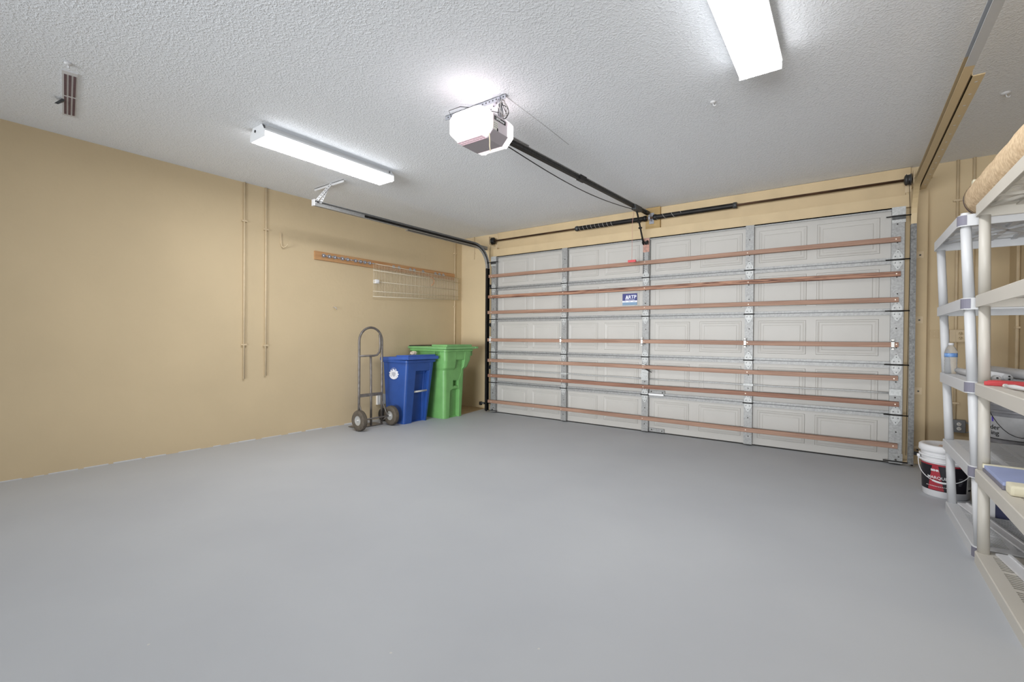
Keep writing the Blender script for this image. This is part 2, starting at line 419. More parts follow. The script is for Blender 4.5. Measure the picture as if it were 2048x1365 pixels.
# redwood slats with bolt heads
SZ = [2.138, 1.815, 1.570, 1.144, .824, .580, .181]
SM = ['redwood', 'redwood_streaked', 'redwood', 'redwood', 'redwood', 'redwood_dark', 'redwood']
scr = MB(); scr.cyl((0, -.113, 0), (0, -.119, 0), .0075, .005, n=10)
ssrc = None
for z, mm in zip(SZ, SM):
    b = MB(); N = 16; rings = []
    x0 = -.035+random.uniform(-.008, .008); x1 = DW-.028+random.uniform(-.008, .008); ph = random.uniform(0, 6)
    for i in range(N+1):
        x = x0+(x1-x0)*i/N; dz = .003*math.sin(x*1.7+ph); hh = .0235
        rings.append([(x, -.0725, z-hh+dz), (x, -.111, z-hh+dz), (x, -.114, z-hh+.003+dz), (x, -.114, z+hh-.003+dz), (x, -.111, z+hh+dz), (x, -.0725, z+hh+dz)])
    sl = b.loft(rings).build('redwood_slat', mm, door)
    for sx in SX:
        xx = sx+random.uniform(-.02, .0)
        if ssrc is None: ssrc = scr.build('screw', 'screw', None); ssrc.parent = sl; q = ssrc
        else: q = inst(ssrc, 'screw', (0, 0, 0), sl)
        q.location = (xx-DW/2, 0, z+random.uniform(-.004, .004))
# white pipe-clamp brackets holding the fourth slat
for sx in SX:
    c_ = MB(); z = SZ[3]; x = sx-.03
    c_.box(x-.012, x+.012, -.122, -.114, z-.034, z+.034); c_.box(x-.012, x+.012, -.122, -.072, z+.026, z+.034); c_.box(x-.012, x+.012, -.122, -.072, z-.034, z-.026)
    c_.cyl((x, -.12, z+.04), (x, -.128, z+.04), .008, n=8); c_.cyl((x, -.12, z-.04), (x, -.128, z-.04), .008, n=8); c_.box(x-.01, x+.01, -.12, -.075, z+.03, z+.05); c_.box(x-.01, x+.01, -.12, -.075, z-.05, z-.03)
    c_.build('slat_clamp', 'outlet_white', door)
# opener bracket on the top of the centre stile
cx = SX[2]
ob_ = MB().box(cx-.04, cx+.04, -.078, -.073, 2.27, 2.445); ob_.mi = 1
ob_.box(cx-.03, cx-.024, -.13, -.078, 2.36, 2.41); ob_.box(cx+.024, cx+.03, -.13, -.078, 2.36, 2.41); ob_.cyl((cx-.04, -.115, 2.385), (cx+.04, -.115, 2.385), .009, n=8); ob_.cyl((cx, -.078, 2.385), (cx, -.098, 2.385), .024, .016, n=9)
ob_.build('opener_bracket', ['pink_plate', 'black_steel'], door, label='pinkish steel bracket plate with black pivot')
pf = MB().box(cx-.036, cx-.032, -.095, -.073, 2.0, 2.27).box(cx+.032, cx+.036, -.095, -.073, 2.0, 2.27); pf.mi = 1
for i in range(11):
    for s_ in (-1, 1): pf.cyl((cx+s_*.026, -.0735, 2.02+i*.023), (cx+s_*.026, -.0765, 2.02+i*.023), .0045, n=6)
pf.build('perforated_angle', ['steel', 'bolt'], door)
# centre lock with handle, and its lock bars
lk = MB(); lk.cyl((cx-.01, -.074, .835), (cx-.01, -.105, .835), .032, .028, n=16); lk.box(cx-.045, cx+.045, -.085, -.072, .66, .79); lk.cyl((cx-.02, -.085, .72), (cx-.02, -.10, .72), .034, n=16)
lk.box(cx+.0, cx+.05, -.11, -.085, .69, .75); lk.cyl((cx+.02, -.11, .71), (cx+.02, -.118, .71), .016, n=10)
lock = lk.build('lock', 'steel_light', door)
MB().cyl((cx+.015, -.10, .80), (cx+.10, -.125, .765), .007, .005, n=8).build('lock_handle', 'black_steel', lock)
for s_ in (-1, 1):
    x1 = .06 if s_ < 0 else DW-.06; pts = []
    for i in range(15):
        t = i/14; pts.append((cx+s_*.05+(x1-cx-s_*.05)*t, -.05-.03*math.sin(t*PI)*0+random.uniform(-.002, .002), .675+random.uniform(-.003, .003)+(.012 if s_ < 0 else .004)*t))
    MB().tube(pts, .0085, 8).build('lock_bar', 'steel_light', door)
gd = MB()
for sx in (SX[1], SX[3]): gd.box(sx-.05, sx+.05, -.08, -.04, .668, .69)
gd.box(SX[4]-.05, SX[4]+.04, -.09, -.07, .66, .72); gd.build('bar_guide', 'steel_light', door)
hd = MB().box(cx+.05, cx+.24, -.05, -.02, .50, .535); hd.mi = 1
hd.cyl((cx+.075, -.05, .517), (cx+.075, -.054, .517), .009, n=8); hd.cyl((cx+.215, -.05, .512), (cx+.215, -.054, .512), .009, n=8)
lh = hd.build('lift_plate', ['steel', 'bolt'], door); MB().bbox(cx+.045, cx+.235, -.075, -.05, .475, .496, .005).build('lift_handle', 'white_plastic', lh)
hd = MB().box(cx+.05, cx+.235, -.045, -.02, .016, .06); hd.mi = 1
hd.cyl((cx+.08, -.045, .04), (cx+.08, -.049, .04), .008, n=8); hd.cyl((cx+.21, -.045, .035), (cx+.21, -.049, .035), .008, n=8)
hd.build('lift_plate', ['steel', 'bolt'], door)
for s_, x in ((-1, .04), (1, DW-.04)):
    q = MB().box(x-.05, x+.05, -.078, -.072, .015, .11); q.mi = 1
    q.cyl((x, -.078, .05), (x, -.09, .05), .009, n=8); q.cyl((x+.02, -.078, .08), (x+.02, -.085, .08), .006, n=8)
    q.build('bottom_bracket', ['steel', 'bolt'], door)
    q = MB().box(x-.05, x+.05, -.078, -.072, 2.30, 2.45); q.mi = 1; q.box(x-.05, x+.05, -.09, -.078, 2.33, 2.37)
    q.build('top_bracket', ['steel_light', 'steel_dark'], door)
# blue company sign stuck on the door
def on_door(cx_, cz_, y_): return lambda u, v, w: (cx_+u, y_-w, cz_+v)
sg = MB().box(2.158, 2.354, -.034, -.0295, 1.672, 1.764); sign = sg.build('sign', 'sign_navy', door, label='small blue and white company sign')
MB().box(2.158, 2.354, -.034, -.0295, 1.651, 1.672).build('sign_band', 'sign_light', sign)
MB().box(2.158, 2.354, -.034, -.0295, 1.614, 1.651).build('sign_base', 'sign_sky', sign)
tx = MB(); text_on(tx, 'RTP', .062, on_door(2.292, 1.717, -.035), .0012)
tx.prism([(2.198, -.034, 1.692), (2.213, -.034, 1.692), (2.219, -.034, 1.715), (2.226, -.034, 1.692), (2.241, -.034, 1.692), (2.224, -.034, 1.742), (2.214, -.034, 1.742)], (0, -.002, 0))
for i in range(9): tx.box(2.198+i*.0145, 2.198+i*.0145+random.uniform(.007, .012), -.036, -.034, 1.678, 1.684)     # fine print, too small to read
tx.build('sign_lettering', 'sign_light', sign)
tx = MB()
for xa_ in (2.172, 2.235, 2.300):
    for i in range(4): tx.box(xa_+i*.0095, xa_+i*.0095+.006, -.036, -.034, 1.658, 1.664)
tx.build('sign_lettering', 'print_grey', sign)

# ------------------------------------------------------------------ tracks
def track(xc, sgn, y_end, label, mname, dark):
    # sgn: +1 when the channel opens towards +x
    if sgn < 0: dark = 'track_grey'
    t = thing('garage_door_track', (xc, -.09, 0), label, 'door track', 'garage door tracks')
    R_ = .33; zt = 2.60
    path = [(xc, -.09, z) for z in (0.03, .8, 1.6, zt-R_)]
    path += [(xc, -.09-R_*(1-math.cos(a)), zt-R_+R_*math.sin(a)) for a in [PI/2*i/10 for i in range(1, 11)]]
    nv = len(path)
    hpath = [(xc, -.09-R_-i*(abs(y_end)-.09-R_)/8, zt) for i in range(0, 9)]
    w = .028; L = .040*sgn; th = .0035
    prof = [(0, -w), (L, -w), (L, -w+th), (th*sgn, -w+th), (th*sgn, w-th), (L, w-th), (L, w), (0, w)]
    MB().sweep(path[:4], prof).build('vertical_track', dark, t)
    MB().sweep(path[3:], prof).build('curved_track', mname, t)
    MB().sweep(hpath, prof).build('horizontal_track', mname, t)
    # grease-black inner face where the rollers run
    gp = [(th*sgn*1.02, -w+.012), (th*sgn*1.5, -w+.012), (th*sgn*1.5, w-.012), (th*sgn*1.02, w-.012)]
    MB().sweep(path[:4]+path[4:]+hpath[1:7], gp).build('grease_strip', 'black_steel', t)
    for z in (.12, .68, 1.36, 1.98):
        b = MB().box(xc-.002, xc+.002, -.09, .09, z, z+.045).box(min(xc, xc-sgn*.07), max(xc, xc-sgn*.07), .084, .0895, z-.01, z+.055); b.mi = 1
        b.cyl((xc-sgn*.045, .084, z+.02), (xc-sgn*.045, .078, z+.02), .008, n=8)
        b.build('wall_bracket', ['tan_pipe' if sgn < 0 else 'steel_dark', 'bolt'], t)
    return t
tl = track(-.085, 1, -3.03, 'steel door track running along the ceiling beside the long tan wall', 'steel', 'black_steel')
tr = track(DW+.085, -1, -3.9, 'tan oversprayed door track and angle iron above the plastic shelves', 'track_painted', 'steel_dark')
# angle iron bolted to the right track
an = MB(); xa = DW+.09
an.box(xa, xa+.052, -2.40, -.14, 2.568, 2.573); an.box(xa, xa+.004, -2.40, -.14, 2.568, 2.62); an.mi = 1
for i in range(14): an.cyl((xa+.03, -2.32+i*.155, 2.568), (xa+.03, -2.32+i*.155, 2.5675), .007, n=8)
an.build('angle_iron', ['track_painted', 'ceil_white'], tr)
an = MB(); an.box(-.148, -.096, -1.7, -.06, 2.568, 2.573); an.box(-.10, -.096, -1.7, -.06, 2.568, 2.62); an.build('angle_iron', 'steel', tl)
def perforated(name, p0, p1, wdir, w, parent, m1='ceil_white', holes=9):
    p0, p1, wd = Vector(p0), Vector(p1), Vector(wdir).normalized(); d = p1-p0; nn = d.cross(wd).normalized(); b = MB()
    b.prism([p0-wd*w, p0+wd*w, p1+wd*w, p1-wd*w], nn*.003); b.mi = 1
    for i in range(holes):
        c_ = p0+d*(i+.5)/holes; b.cyl(c_-nn*.0012, c_+nn*.0045, .0055, n=8)
    return b.build(name, [m1, 'steel_dark'], parent)
perforated('hanger_strap', (-.075, -3.02, 2.60), (-.10, -2.80, H-.002), (.6, .8, 0), .016, tl)
perforated('hanger_strap', (-.062, -2.955, 2.615), (-.10, -2.85, 2.80), (.6, .8, 0), .013, tl, holes=6)
MB().box(-.44, .125, -2.80, -2.765, H-.006, H-.001).box(-.44, .125, -2.80, -2.796, H-.03, H-.001).build('ceiling_angle', 'ceil_white', tl)
MB().bbox(-.092, -.042, -3.040, -3.028, 2.568, 2.636, .003).build('track_end_plate', 'ceil_white', tl)
perforated('hanger_strap', (DW+.11, -3.55, 2.58), (DW+.11, -3.55, H-.002), (0, 1, 0), .016, tr)

# ------------------------------------------------------------------ torsion springs
ts = thing('torsion_spring_assembly', (DW/2, .05, 2.725), 'rusty shaft with two black torsion springs above the garage door', 'door spring')
YS, ZS = .045, 2.725
MB().cyl((-.10, YS, ZS), (5.17, YS, ZS), .0127, n=12).build('shaft', 'shaft_steel', ts)
for x0, x1 in ((1.42, 2.44), (2.53, 3.50)):
    pr = []; n = 150
    for i in range(n+1):
        pr.append((.029+(.0022 if i % 2 else -.0012), (x1-x0)*i/n))
    sp_ = MB().lathe(pr, (x0, YS, ZS), (1, 0, 0), n=14).build('spring', 'spring_steel', ts)
    ch = MB(); a0 = random.uniform(0, 6)
    turns = 9 if x0 < 2 else 3; xa_, xb_ = (x0+.06, x0+.60) if x0 < 2 else (x0+.02, x0+.35)
    pts = [(xa_+(xb_-xa_)*i/(turns*14), YS+.0318*math.cos(a0+2*PI*i/14), ZS+.0318*math.sin(a0+2*PI*i/14)) for i in range(turns*14+1)]
    ch.tube(pts, .0018, 4); ch.build('chalk_line', 'chalk', sp_)
    for xx, s_ in ((x0, 1), (x1, -1)):
        MB().lathe([(.0, 0), (.033, 0), (.036, .01), (.036, .035), (.024, .05), (.0, .05)], (xx, YS, ZS), (s_, 0, 0), n=14).build('spring_cone', 'steel_dark' if xx in (1.42, 3.5) else 'black_steel', ts)
cbk = MB().box(2.455, 2.515, .10, .155, 2.66, 2.80).box(2.478, 2.486, YS-.03, .13, 2.69, 2.78); cbk.lathe([(.014, -.012), (.034, -.012), (.034, .012), (.014, .012)], (2.482, YS, ZS), (1, 0, 0), n=16)
cbk.build('centre_bearing', 'clip_metal', ts)
MB().bbox(2.402, 2.592, .11, .152, 2.592, 2.872, .004).build('mounting_block', 'wood_block', ts)
for s_, xx in ((1, -.085), (-1, DW+.055)):
    MB().lathe([(.0, 0), (.055, 0), (.055, .006), (.047, .01), (.047, .032), (.056, .036), (.04, .05), (.02, .055), (.0, .055)], (xx+(0 if s_ > 0 else -.0), YS, ZS), (s_, 0, 0), n=20).build('cable_drum', 'steel_dark' if s_ < 0 else 'black_steel', ts)
    xq = xx-s_*.012
    b = MB().box(xq-.003, xq+.003, -.03, .15, 2.66, 2.79).box(min(xq, xq+s_*.05), max(xq, xq+s_*.05), .145, .15, 2.63, 2.81)
    b.build('end_bearing_plate', 'tan_pipe', ts)
    xcb = xx+s_*.02
    MB().tube([(xcb, -.004, ZS-.02), (xcb-s_*.01, -.06, 2.3), (xcb, -.066, .1)], .0022, 5).build('lift_cable', 'black_steel', ts)
MB().cyl((5.10, YS, ZS), (5.172, YS, ZS), .016, n=10).build('shaft_end', 'tan_pipe', ts)

# ------------------------------------------------------------------ opener
op = thing('garage_door_opener', (2.45, -3.27, 2.53), 'ceiling hung garage door opener with lit white covers and long rail', 'door opener')
X0, X1, Y0, Y1, Z0, Z1 = 2.285, 2.612, -3.445, -3.085, 2.532, 2.716
def oct_ring(x0, x1, z0, z1, yy, cb, ct):
    return [(x0+cb, yy, z0), (x1-cb, yy, z0), (x1, yy, z0+cb*.95), (x1, yy, z1-ct), (x1-ct, yy, z1), (x0+ct, yy, z1), (x0, yy, z1-ct), (x0, yy, z0+cb*.95)]
MB().loft([oct_ring(X0+.004, X1-.004, Z0+.004, Z1-.002, -3.345, .045, .03), oct_ring(X0+.004, X1-.004, Z0+.004, Z1-.002, -3.175, .045, .03)]).build('motor_body', 'opener_grey', op)
MB().box(X0+.05, X1-.05, -3.345, -3.175, Z0-.003, Z0+.006).build('bottom_plate', 'opener_base', op)
MB().prism([(X1-.053, -3.343, Z0-.001), (X1-.003, -3.343, Z0+.05), (X1-.003, -3.177, Z0+.05), (X1-.053, -3.177, Z0-.001)], (.0035, 0, -.0035)).build('control_panel', 'opener_base', op)
def cover(ya, yb, name):     # ya at the body, yb the outer end; open at the top
    s_ = -1 if yb < ya else 1; L = abs(yb-ya); rs = []
    for t, ins in ((0, 0), (.55, 0), (.8, .008), (.94, .024), (1.0, .05)):
        rs.append((ya+s_*L*t, ins))
    b = MB(); rings = []
    for yy, i in rs:
        g = oct_ring(X0+i, X1-i, Z0+i*.9, Z1-.004, yy, .06, .028); rings.append(g)
    n = 8; vs = [v for g in rings for v in g]; fs = []
    for j in range(len(rings)-1):
        for i in range(n):
            if i in (0, 4): continue      # bottom is the grille, top is open round the lamp
            fs.append((j*n+i, j*n+(i+1) % n, (j+1)*n+(i+1) % n, (j+1)*n+i))
    b._add(vs, fs, True); o_ = len(b.v)-len(vs); k = len(rings)-1
    b.f.append(tuple(o_+k*n+i for i in range(n))); b.m.append(0); b.smooth.append(False)
    cv = b.build(name, 'lit_cover', op)
    g = MB()
    ylo, yhi = min(ya, yb)+(.05 if s_ < 0 else 0), max(ya, yb)-(0 if s_ < 0 else .05)
    for q in range(9):
        xx = X0+.065+q*(X1-X0-.13)/8
        g.box(xx-.011, xx+.011, ylo+.002, yhi-.002, Z0-.002, Z0+.003)
    for yy in (ylo, (ylo+yhi)/2, yhi): g.box(X0+.055, X1-.055, yy-.004, yy+.004, Z0-.003, Z0+.004)
    g.build('light_grille', 'cover_grid' if s_ < 0 else 'cover_grid_far', cv)
    return cv
cover(-3.345, Y0, 'light_cover'); cover(-3.175, Y1, 'light_cover')
for i, yy in enumerate((-3.40, -3.13)):
    ld = bpy.data.lights.new('opener_bulb', 'POINT'); ld.energy = BULB_WATT; ld.color = (1, .96, .95); ld.shadow_soft_size = .025
    lo = bpy.data.objects.new('opener_bulb', ld); C.objects.link(lo); lo.parent = op; lo.location = Vector((2.45, yy, 2.685))-op.location
def on_side(cy, cz): return lambda u, v, w: (X1-.004+.0005+w, cy+u, cz+v)
lb = MB().box(X1-.005, X1-.0025, -3.325, -3.20, 2.652, 2.678); lab = lb.build('name_badge', 'print_black', op)
t_ = MB(); text_on(t_, 'LiftMaster', .024, lambda u, v, w: (X1-.002+w*.4, -3.262+u, 2.665+v), .0006); t_.build('badge_lettering', 'white_plastic', lab)
b = MB().box(X1-.005, X1-.0028, -3.338, -3.285, 2.585, 2.642); wl = b.build('warning_label', 'paper_label', op)
b = MB()
for i in range(3): b.box(X1-.003, X1-.002, -3.335, -3.29, 2.602+i*.013, 2.6035+i*.013)
b.box(X1-.003, X1-.002, -3.298, -3.285, 2.583, 2.60); b.build('label_print', 'print_black', wl)
b = MB().tube([(2.60, -3.37, 2.545), (2.602, -3.365, 2.50), (2.598, -3.36, 2.46), (2.60, -3.355, 2.43)], .0035, 6); b.build('antenna_wire', 'cord_cream', op)
# rail, trolley, belt and door arm
ra = MB(); p0, p1 = Vector((2.45, Y1, 2.672)), Vector((2.465, .03, 2.782))
d = (p1-p0); nz = Vector((0, -d.z, d.y)).normalized()
def railbox(a, b_, w, h, off, name, m_):
    q = MB(); A = p0+d*a+nz*off; B = p0+d*b_+nz*off; xx = Vector((1, 0, 0))
    q.loft([[A-xx*w-nz*h, A+xx*w-nz*h, A+xx*w+nz*h, A-xx*w+nz*h], [B-xx*w-nz*h, B+xx*w-nz*h, B+xx*w+nz*h, B-xx*w+nz*h]])
    return q.build(name, m_, op)
railbox(0, 1, .020, .003, .018, 'rail', 'steel'); railbox(0, 1, .003, .017, 0, 'rail', 'steel_dark'); railbox(0, .99, .017, .003, -.018, 'rail', 'black_steel')
railbox(.0, .12, .026, .004, .026, 'rail_bracket', 'steel'); railbox(.40, .44, .024, .024, 0, 'rail_joint', 'black_steel')
railbox(.845, .905, .028, .03, -.012, 'trolley', 'steel_dark'); railbox(.965, 1.0, .022, .02, 0, 'header_bracket', 'black_steel')
pts = []
for i in range(17):
    t = i/16*.88; A = p0+d*t; pts.append(A - nz*(.028+.075*math.sin(PI*min(1, t/.88))**1.0) - Vector((.012, 0, 0)))
MB().tube(pts, .004, 6).build('belt', 'cable_black', op)
ta = p0+d*.875
arm = MB().tube([(ta.x-.005, ta.y, ta.z-.03), (2.452, -.30, 2.70), (2.456, -.155, 2.46), (2.462, -.125, 2.385)], .011, 8)
arm.build('door_arm', 'black_steel', op)
for t in (.35, .62): 
    a2 = MB(); q = Vector((2.452, -.30, 2.70)).lerp(Vector((2.456, -.155, 2.46)), t); a2.cyl(q-Vector((.02, 0, 0)), q+Vector((.02, 0, 0)), .011, n=8); a2.build('arm_bolt', 'black_steel', op)
RC = (2.405, -.345)
rc = MB().tube([(RC[0]+.02, RC[1], 2.74), (RC[0], RC[1], 2.60), (RC[0]-.002, RC[1], 2.142)], .0025, 5).build('release_cord', 'red_cord', op)
MB().bbox(RC[0]-.05, RC[0]+.05, RC[1]-.014, RC[1]+.014, 2.112, 2.142, .008).build('release_handle', 'red_plastic', rc, label='red pull handle')
# ceiling bracket and hangers
b = MB(); b.box(2.03, 2.605, -3.20, -3.165, H-.004, H-.0005).box(2.03, 2.605, -3.20, -3.196, H-.034, H-.0005); b.mi = 1
for i in range(18): b.cyl((2.06+i*.031, -3.201, H-.018), (2.06+i*.031, -3.1955, H-.018), .006, n=8)
b.build('ceiling_bracket', ['clip_metal', 'steel_dark'], op)
for xx in (2.33, 2.565):
    p = perforated('hanger_strap', (xx, -3.2, Z1-.01), (xx, -3.2, H-.01), (0, 1, 0), .016, op, 'clip_metal', 6)
perforated('hanger_strap', (2.35, -3.2, Z1), (2.56, -3.2, H-.02), (0, 1, 0), .014, op, 'clip_metal', 9)
for k in range(5):
    c0 = Vector((2.575+random.uniform(-.01, .01), -3.17+random.uniform(-.02, .02), 2.785+random.uniform(-.012, .012))); pts = []; r_ = .05+random.uniform(-.012, .01); tl_ = random.uniform(-.5, .5)
    for i in range(20):
        a = 2*PI*i/20; pts.append(c0+Vector((.012*math.sin(a*2+k), r_*math.cos(a)*.8+.01*tl_, r_*math.sin(a)*(1+.2*tl_))))
    MB().tube(pts, .0028, 5, closed=True).build('wire_coil', 'cable_black' if k % 2 else 'wire_grey', op)
MB().tube([(2.57, -3.2, 2.75), (2.45, -3.3, 2.78), (2.33, -3.36, 2.80), (2.26, -3.40, 2.775), (2.27, -3.37, 2.71)], .0025, 5).build('bell_wire', 'cable_black', op)
MB().tube([(2.585, -3.17, H-.002), (2.57, -2.6, H-.002), (2.55, -2.2, H-.002)], .0016, 4).build('ceiling_wire', 'wire_grey', op)

# ------------------------------------------------------------------ fluorescent fixtures
def fixture(x0, x1, y0, y1, label):
    t = thing('fluorescent_light', ((x0+x1)/2, (y0+y1)/2, H), label, 'ceiling light', 'ceiling fluorescent lights')
    zb = 2.770; e = .028
    def tr(yy, i=0.0, zt=H-.001, zb_=zb): return [(x0+i, yy, zb_), (x1-i, yy, zb_), (x1-i, yy, zb_+.05), (x1-.045, yy, zt), (x0+.045, yy, zt), (x0+i, yy, zb_+.05)]
    MB().box(x0+.045, x1-.045, y0+e, y1-e, 2.835, H-.001).build('housing', 'fixture_white', t)
    def tl_(yy): return [(x0+.006, yy, 2.774), (x0+.014, yy, 2.771), (x1-.014, yy, 2.771), (x1-.006, yy, 2.774), (x1-.004, yy, 2.815), (x1-.04, yy, 2.84), (x0+.04, yy, 2.84), (x0+.004, yy, 2.815)]
    ln = MB().loft([tl_(y0+.004), tl_(y1-.004)])
    ln.m = [0 if q == 1 else (1 if q in (0, 2, 3, 7) else 2) for q in range(len(ln.f))]   # lit face, dimmer prismatic sides, white back
    ln.build('lens', ['lens', 'lens_side', 'fixture_white'], t)
    for ya, yb in ((y0, y0+.0035), (y1-.0035, y1)):
        MB().loft([tr(ya), tr(yb)]).build('end_cap', 'fixture_white', t)
    for s_ in (0, 1):
        xx = x0+.001 if s_ == 0 else x1-.001
        MB().box(xx-.004, xx+.004, y0+.002, y1-.002, 2.817, 2.832).build('side_rail', 'fixture_white', t)
    b = MB(); b.cyl((x0+.09, y0-.001, 2.842), (x0+.09, y0-.006, 2.842), .011, n=10); b.build('knockout', 'steel_dark', t)
    return t
fixture(.543, .783, -3.955, -2.660, 'lit fluorescent ceiling light nearest the long tan wall')
fixture(3.990, 4.218, -3.945, -2.650, 'lit fluorescent ceiling light cut off by the top of the picture')

# ------------------------------------------------------------------ ceiling bits
cvt = thing('ceiling_vent', (.055, -4.96, H), 'narrow slotted white vent strip on the ceiling with dark slots', 'vent')
rv = Matrix.Rotation(math.radians(-10), 3, 'Z'); pv = (.055, -4.96, H)
MB().box(-.365, .475, -4.998, -4.922, H-.006, H-.0005, rv, pv).build('vent_frame', 'ceil_white', cvt)
for j in range(2):
    for i in range(3):
        xa, xb = (-.325, .035) if j == 0 else (.06, .425); yy = -4.988+i*.0225
        MB().box(xa, xb, yy, yy+.0135, H-.0085, H-.005, rv, pv).build('slot', 'vent_dark', cvt)
vb = MB().prism([(-.10, -4.985, H-.006), (-.03, -4.985, H-.006), (-.06, -5.02, H-.045)], (0, .02, 0)); vb.build('damper_lever', 'steel_dark', cvt)
def ceil_stud(x, y, name, label, r_=.02):
    t = thing(name, (x, y, H), label, 'ceiling hook'); MB().lathe([(0, -.012), (r_*.6, -.012), (r_, -.006), (r_, 0)], (x, y, H-.001), n=12).build('base', 'ceil_white', t)
    MB().tube([(x, y, H-.012), (x+.004, y, H-.03), (x+.016, y, H-.036), (x+.022, y, H-.024)], .004, 6).build('hook', 'ceil_white', t)
ceil_stud(3.75, -2.26, 'ceiling_hook', 'tiny white hook on the ceiling past the cut off light')
ceil_stud(.583, -5.062, 'ceiling_hook', 'tiny white hook on the ceiling next to the slotted vent')
ceil_stud(5.40, -1.245, 'ceiling_hook', 'tiny white hook on the ceiling above the rolled rug', .026)

# ------------------------------------------------------------------ left wall fittings
def conduit(x, y, z0, z1, r_, label, straps=(), nx=1, ny=0, cat='conduit'):
    t = thing('wall_conduit', (x, y, z0), label, cat)
    MB().cyl((x, y, z0), (x, y, z1), r_, n=10).build('pipe', 'tan_pipe', t)
    for z in straps:
        b = MB(); q = r_*2.6
        if nx: b.box(x-.0+ -nx*r_, x+nx*r_*1.15, y-q, y+q, z-.008, z+.008) if nx > 0 else b.box(x+nx*r_*1.15, x+r_, y-q, y+q, z-.008, z+.008)
        else: b.box(x-q, x+q, y-r_*1.15, y+r_, z-.008, z+.008)
        b.build('strap', 'tan_pipe', t)
    return t
conduit(XL+.012, -3.371, .70, H, .0105, 'thin tan conduit on the long wall, farther from the garage door', (1.08, 2.45))
conduit(XL+.012, -3.136, .72, H, .0105, 'thin tan conduit on the long wall, just left of the curled hook', (1.07, 2.40))
conduit(XL+.011, .02, 0, H, .010, 'thin tan conduit up the wall behind the green bin', (1.7, 2.6))
conduit(-.59, YF-.008, 2.50, H, .007, 'short tan conduit stub high in the corner beside the door track', (2.6,), nx=0)
hk = thing('wall_hook', (XL, -2.95, 2.25), 'curled metal hook on the tan wall beside the conduits', 'hook')
hk_pts = [(XL+.006, -2.958, 2.39), (XL+.008, -2.956, 2.27), (XL+.012, -2.952, 2.238), (XL+.03, -2.94, 2.225), (XL+.055, -2.925, 2.235), (XL+.075, -2.91, 2.27)]
MB().tube(hk_pts, .0065, 8).build('rod', 'tan_pipe', hk)
MB().box(XL+.0005, XL+.005, -2.972, -2.944, 2.27, 2.40).build('plate', 'tan_pipe', hk)
sh = thing('wall_screw_hook', (XL, -2.265, 1.56), 'small bent screw hook in the tan wall above the hand truck', 'hook')
MB().tube([(XL, -2.265, 1.56), (XL+.035, -2.26, 1.56), (XL+.045, -2.25, 1.545), (XL+.04, -2.24, 1.53)], .005, 6).build('rod', 'wire_grey', sh)
# tool holder board with spring clips
tb = thing('tool_holder_board', (XL, -1.27, 2.15), 'long pine board on the wall holding metal tool clips', 'tool rack')
MB().bbox(XL+.0005, XL+.021, -2.54, .005, 2.146, 2.252, .003).build('board', 'pine', tb)
MB().box(XL+.021, XL+.024, -2.44, -1.72, 2.20, 2.215).build('clip_rail', 'clip_metal', tb)
for y in (-2.42, -2.34, -2.26, -2.15, -2.07, -1.95, -1.87, -1.80, -1.72, -1.3, -1.2, -.98, -.9, -.72, -.45, -.36, -.27):
    b = MB(); kk = 1 if y < -1.68 else .22
    for s_ in (-1, 1):
        b.tube([(XL+.022, y+s_*.006, 2.203), (XL+.022+.016*kk, y+s_*.03, 2.204), (XL+.022+.04*kk, y+s_*.02, 2.200), (XL+.022+.053*kk, y+s_*.032, 2.196)], .007 if kk == 1 else .004, 6)
    b.box(XL+.021, XL+.024, y-.02, y+.02, 2.185, 2.228)
    b.build('clip', 'clip_metal', tb)
# hanging wire rack (its lower edge slopes)
wr = thing('wire_rack', (XL+.03, -.8, 1.74), 'white wire shelf hung flat against the wall below the pine board', 'wire shelf')
ya, yb = -1.672, .055
def top(y): t = (y-ya)/(yb-ya); return 2.205-.025*t
def bot(y): t = (y-ya)/(yb-ya); return 1.742+.07*t
n = 64; xw = XL+.045
for i in range(n+1):
    y = ya+(yb-ya)*i/n
    MB().cyl((xw, y, bot(y)), (xw, y, top(y)), .0029, n=5).build('wire', 'wire_white', wr)
def zf(y, f): return bot(y)+(top(y)-bot(y))*f
for f, r_ in ((1.0, .004), (.80, .0055), (.46, .0045), (.16, .004), (.0, .0055)):
    MB().cyl((xw+.004, ya-.01, zf(ya, f)), (xw+.004, yb+.03, zf(yb, f)), r_, n=6).build('cross_rod', 'wire_white', wr)
b = MB().bbox(XL+.001, XL+.07, -1.645, -1.59, 1.93, 1.985, .006); b.cyl((XL+.07, -1.617, 1.957), (XL+.085, -1.617, 1.957), .014, n=10); b.build('wall_clip', 'white_plastic', wr)
ow = thing('orange_wire', (xw+.01, -.55, 2.05), 'loop of thin orange wire hooked on the wire rack', 'wire')
MB().tube([(xw+.012, -.60, 2.115), (xw+.02, -.56, 2.125), (xw+.03, -.53, 2.08), (xw+.028, -.54, 2.03), (xw+.02, -.58, 2.0)], .004, 6).build('loop', 'orange', ow)
ot = thing('wall_outlet', (XL, -1.51, .28), 'white outlet cover low on the wall behind the hand truck', 'outlet')
MB().bbox(XL+.0005, XL+.035, -1.585, -1.44, .21, .355, .006).build('box', 'outlet_white', ot)
MB().bbox(XL+.035, XL+.04, -1.55, -1.475, .235, .33, .003).build('cover', 'outlet_white', ot)

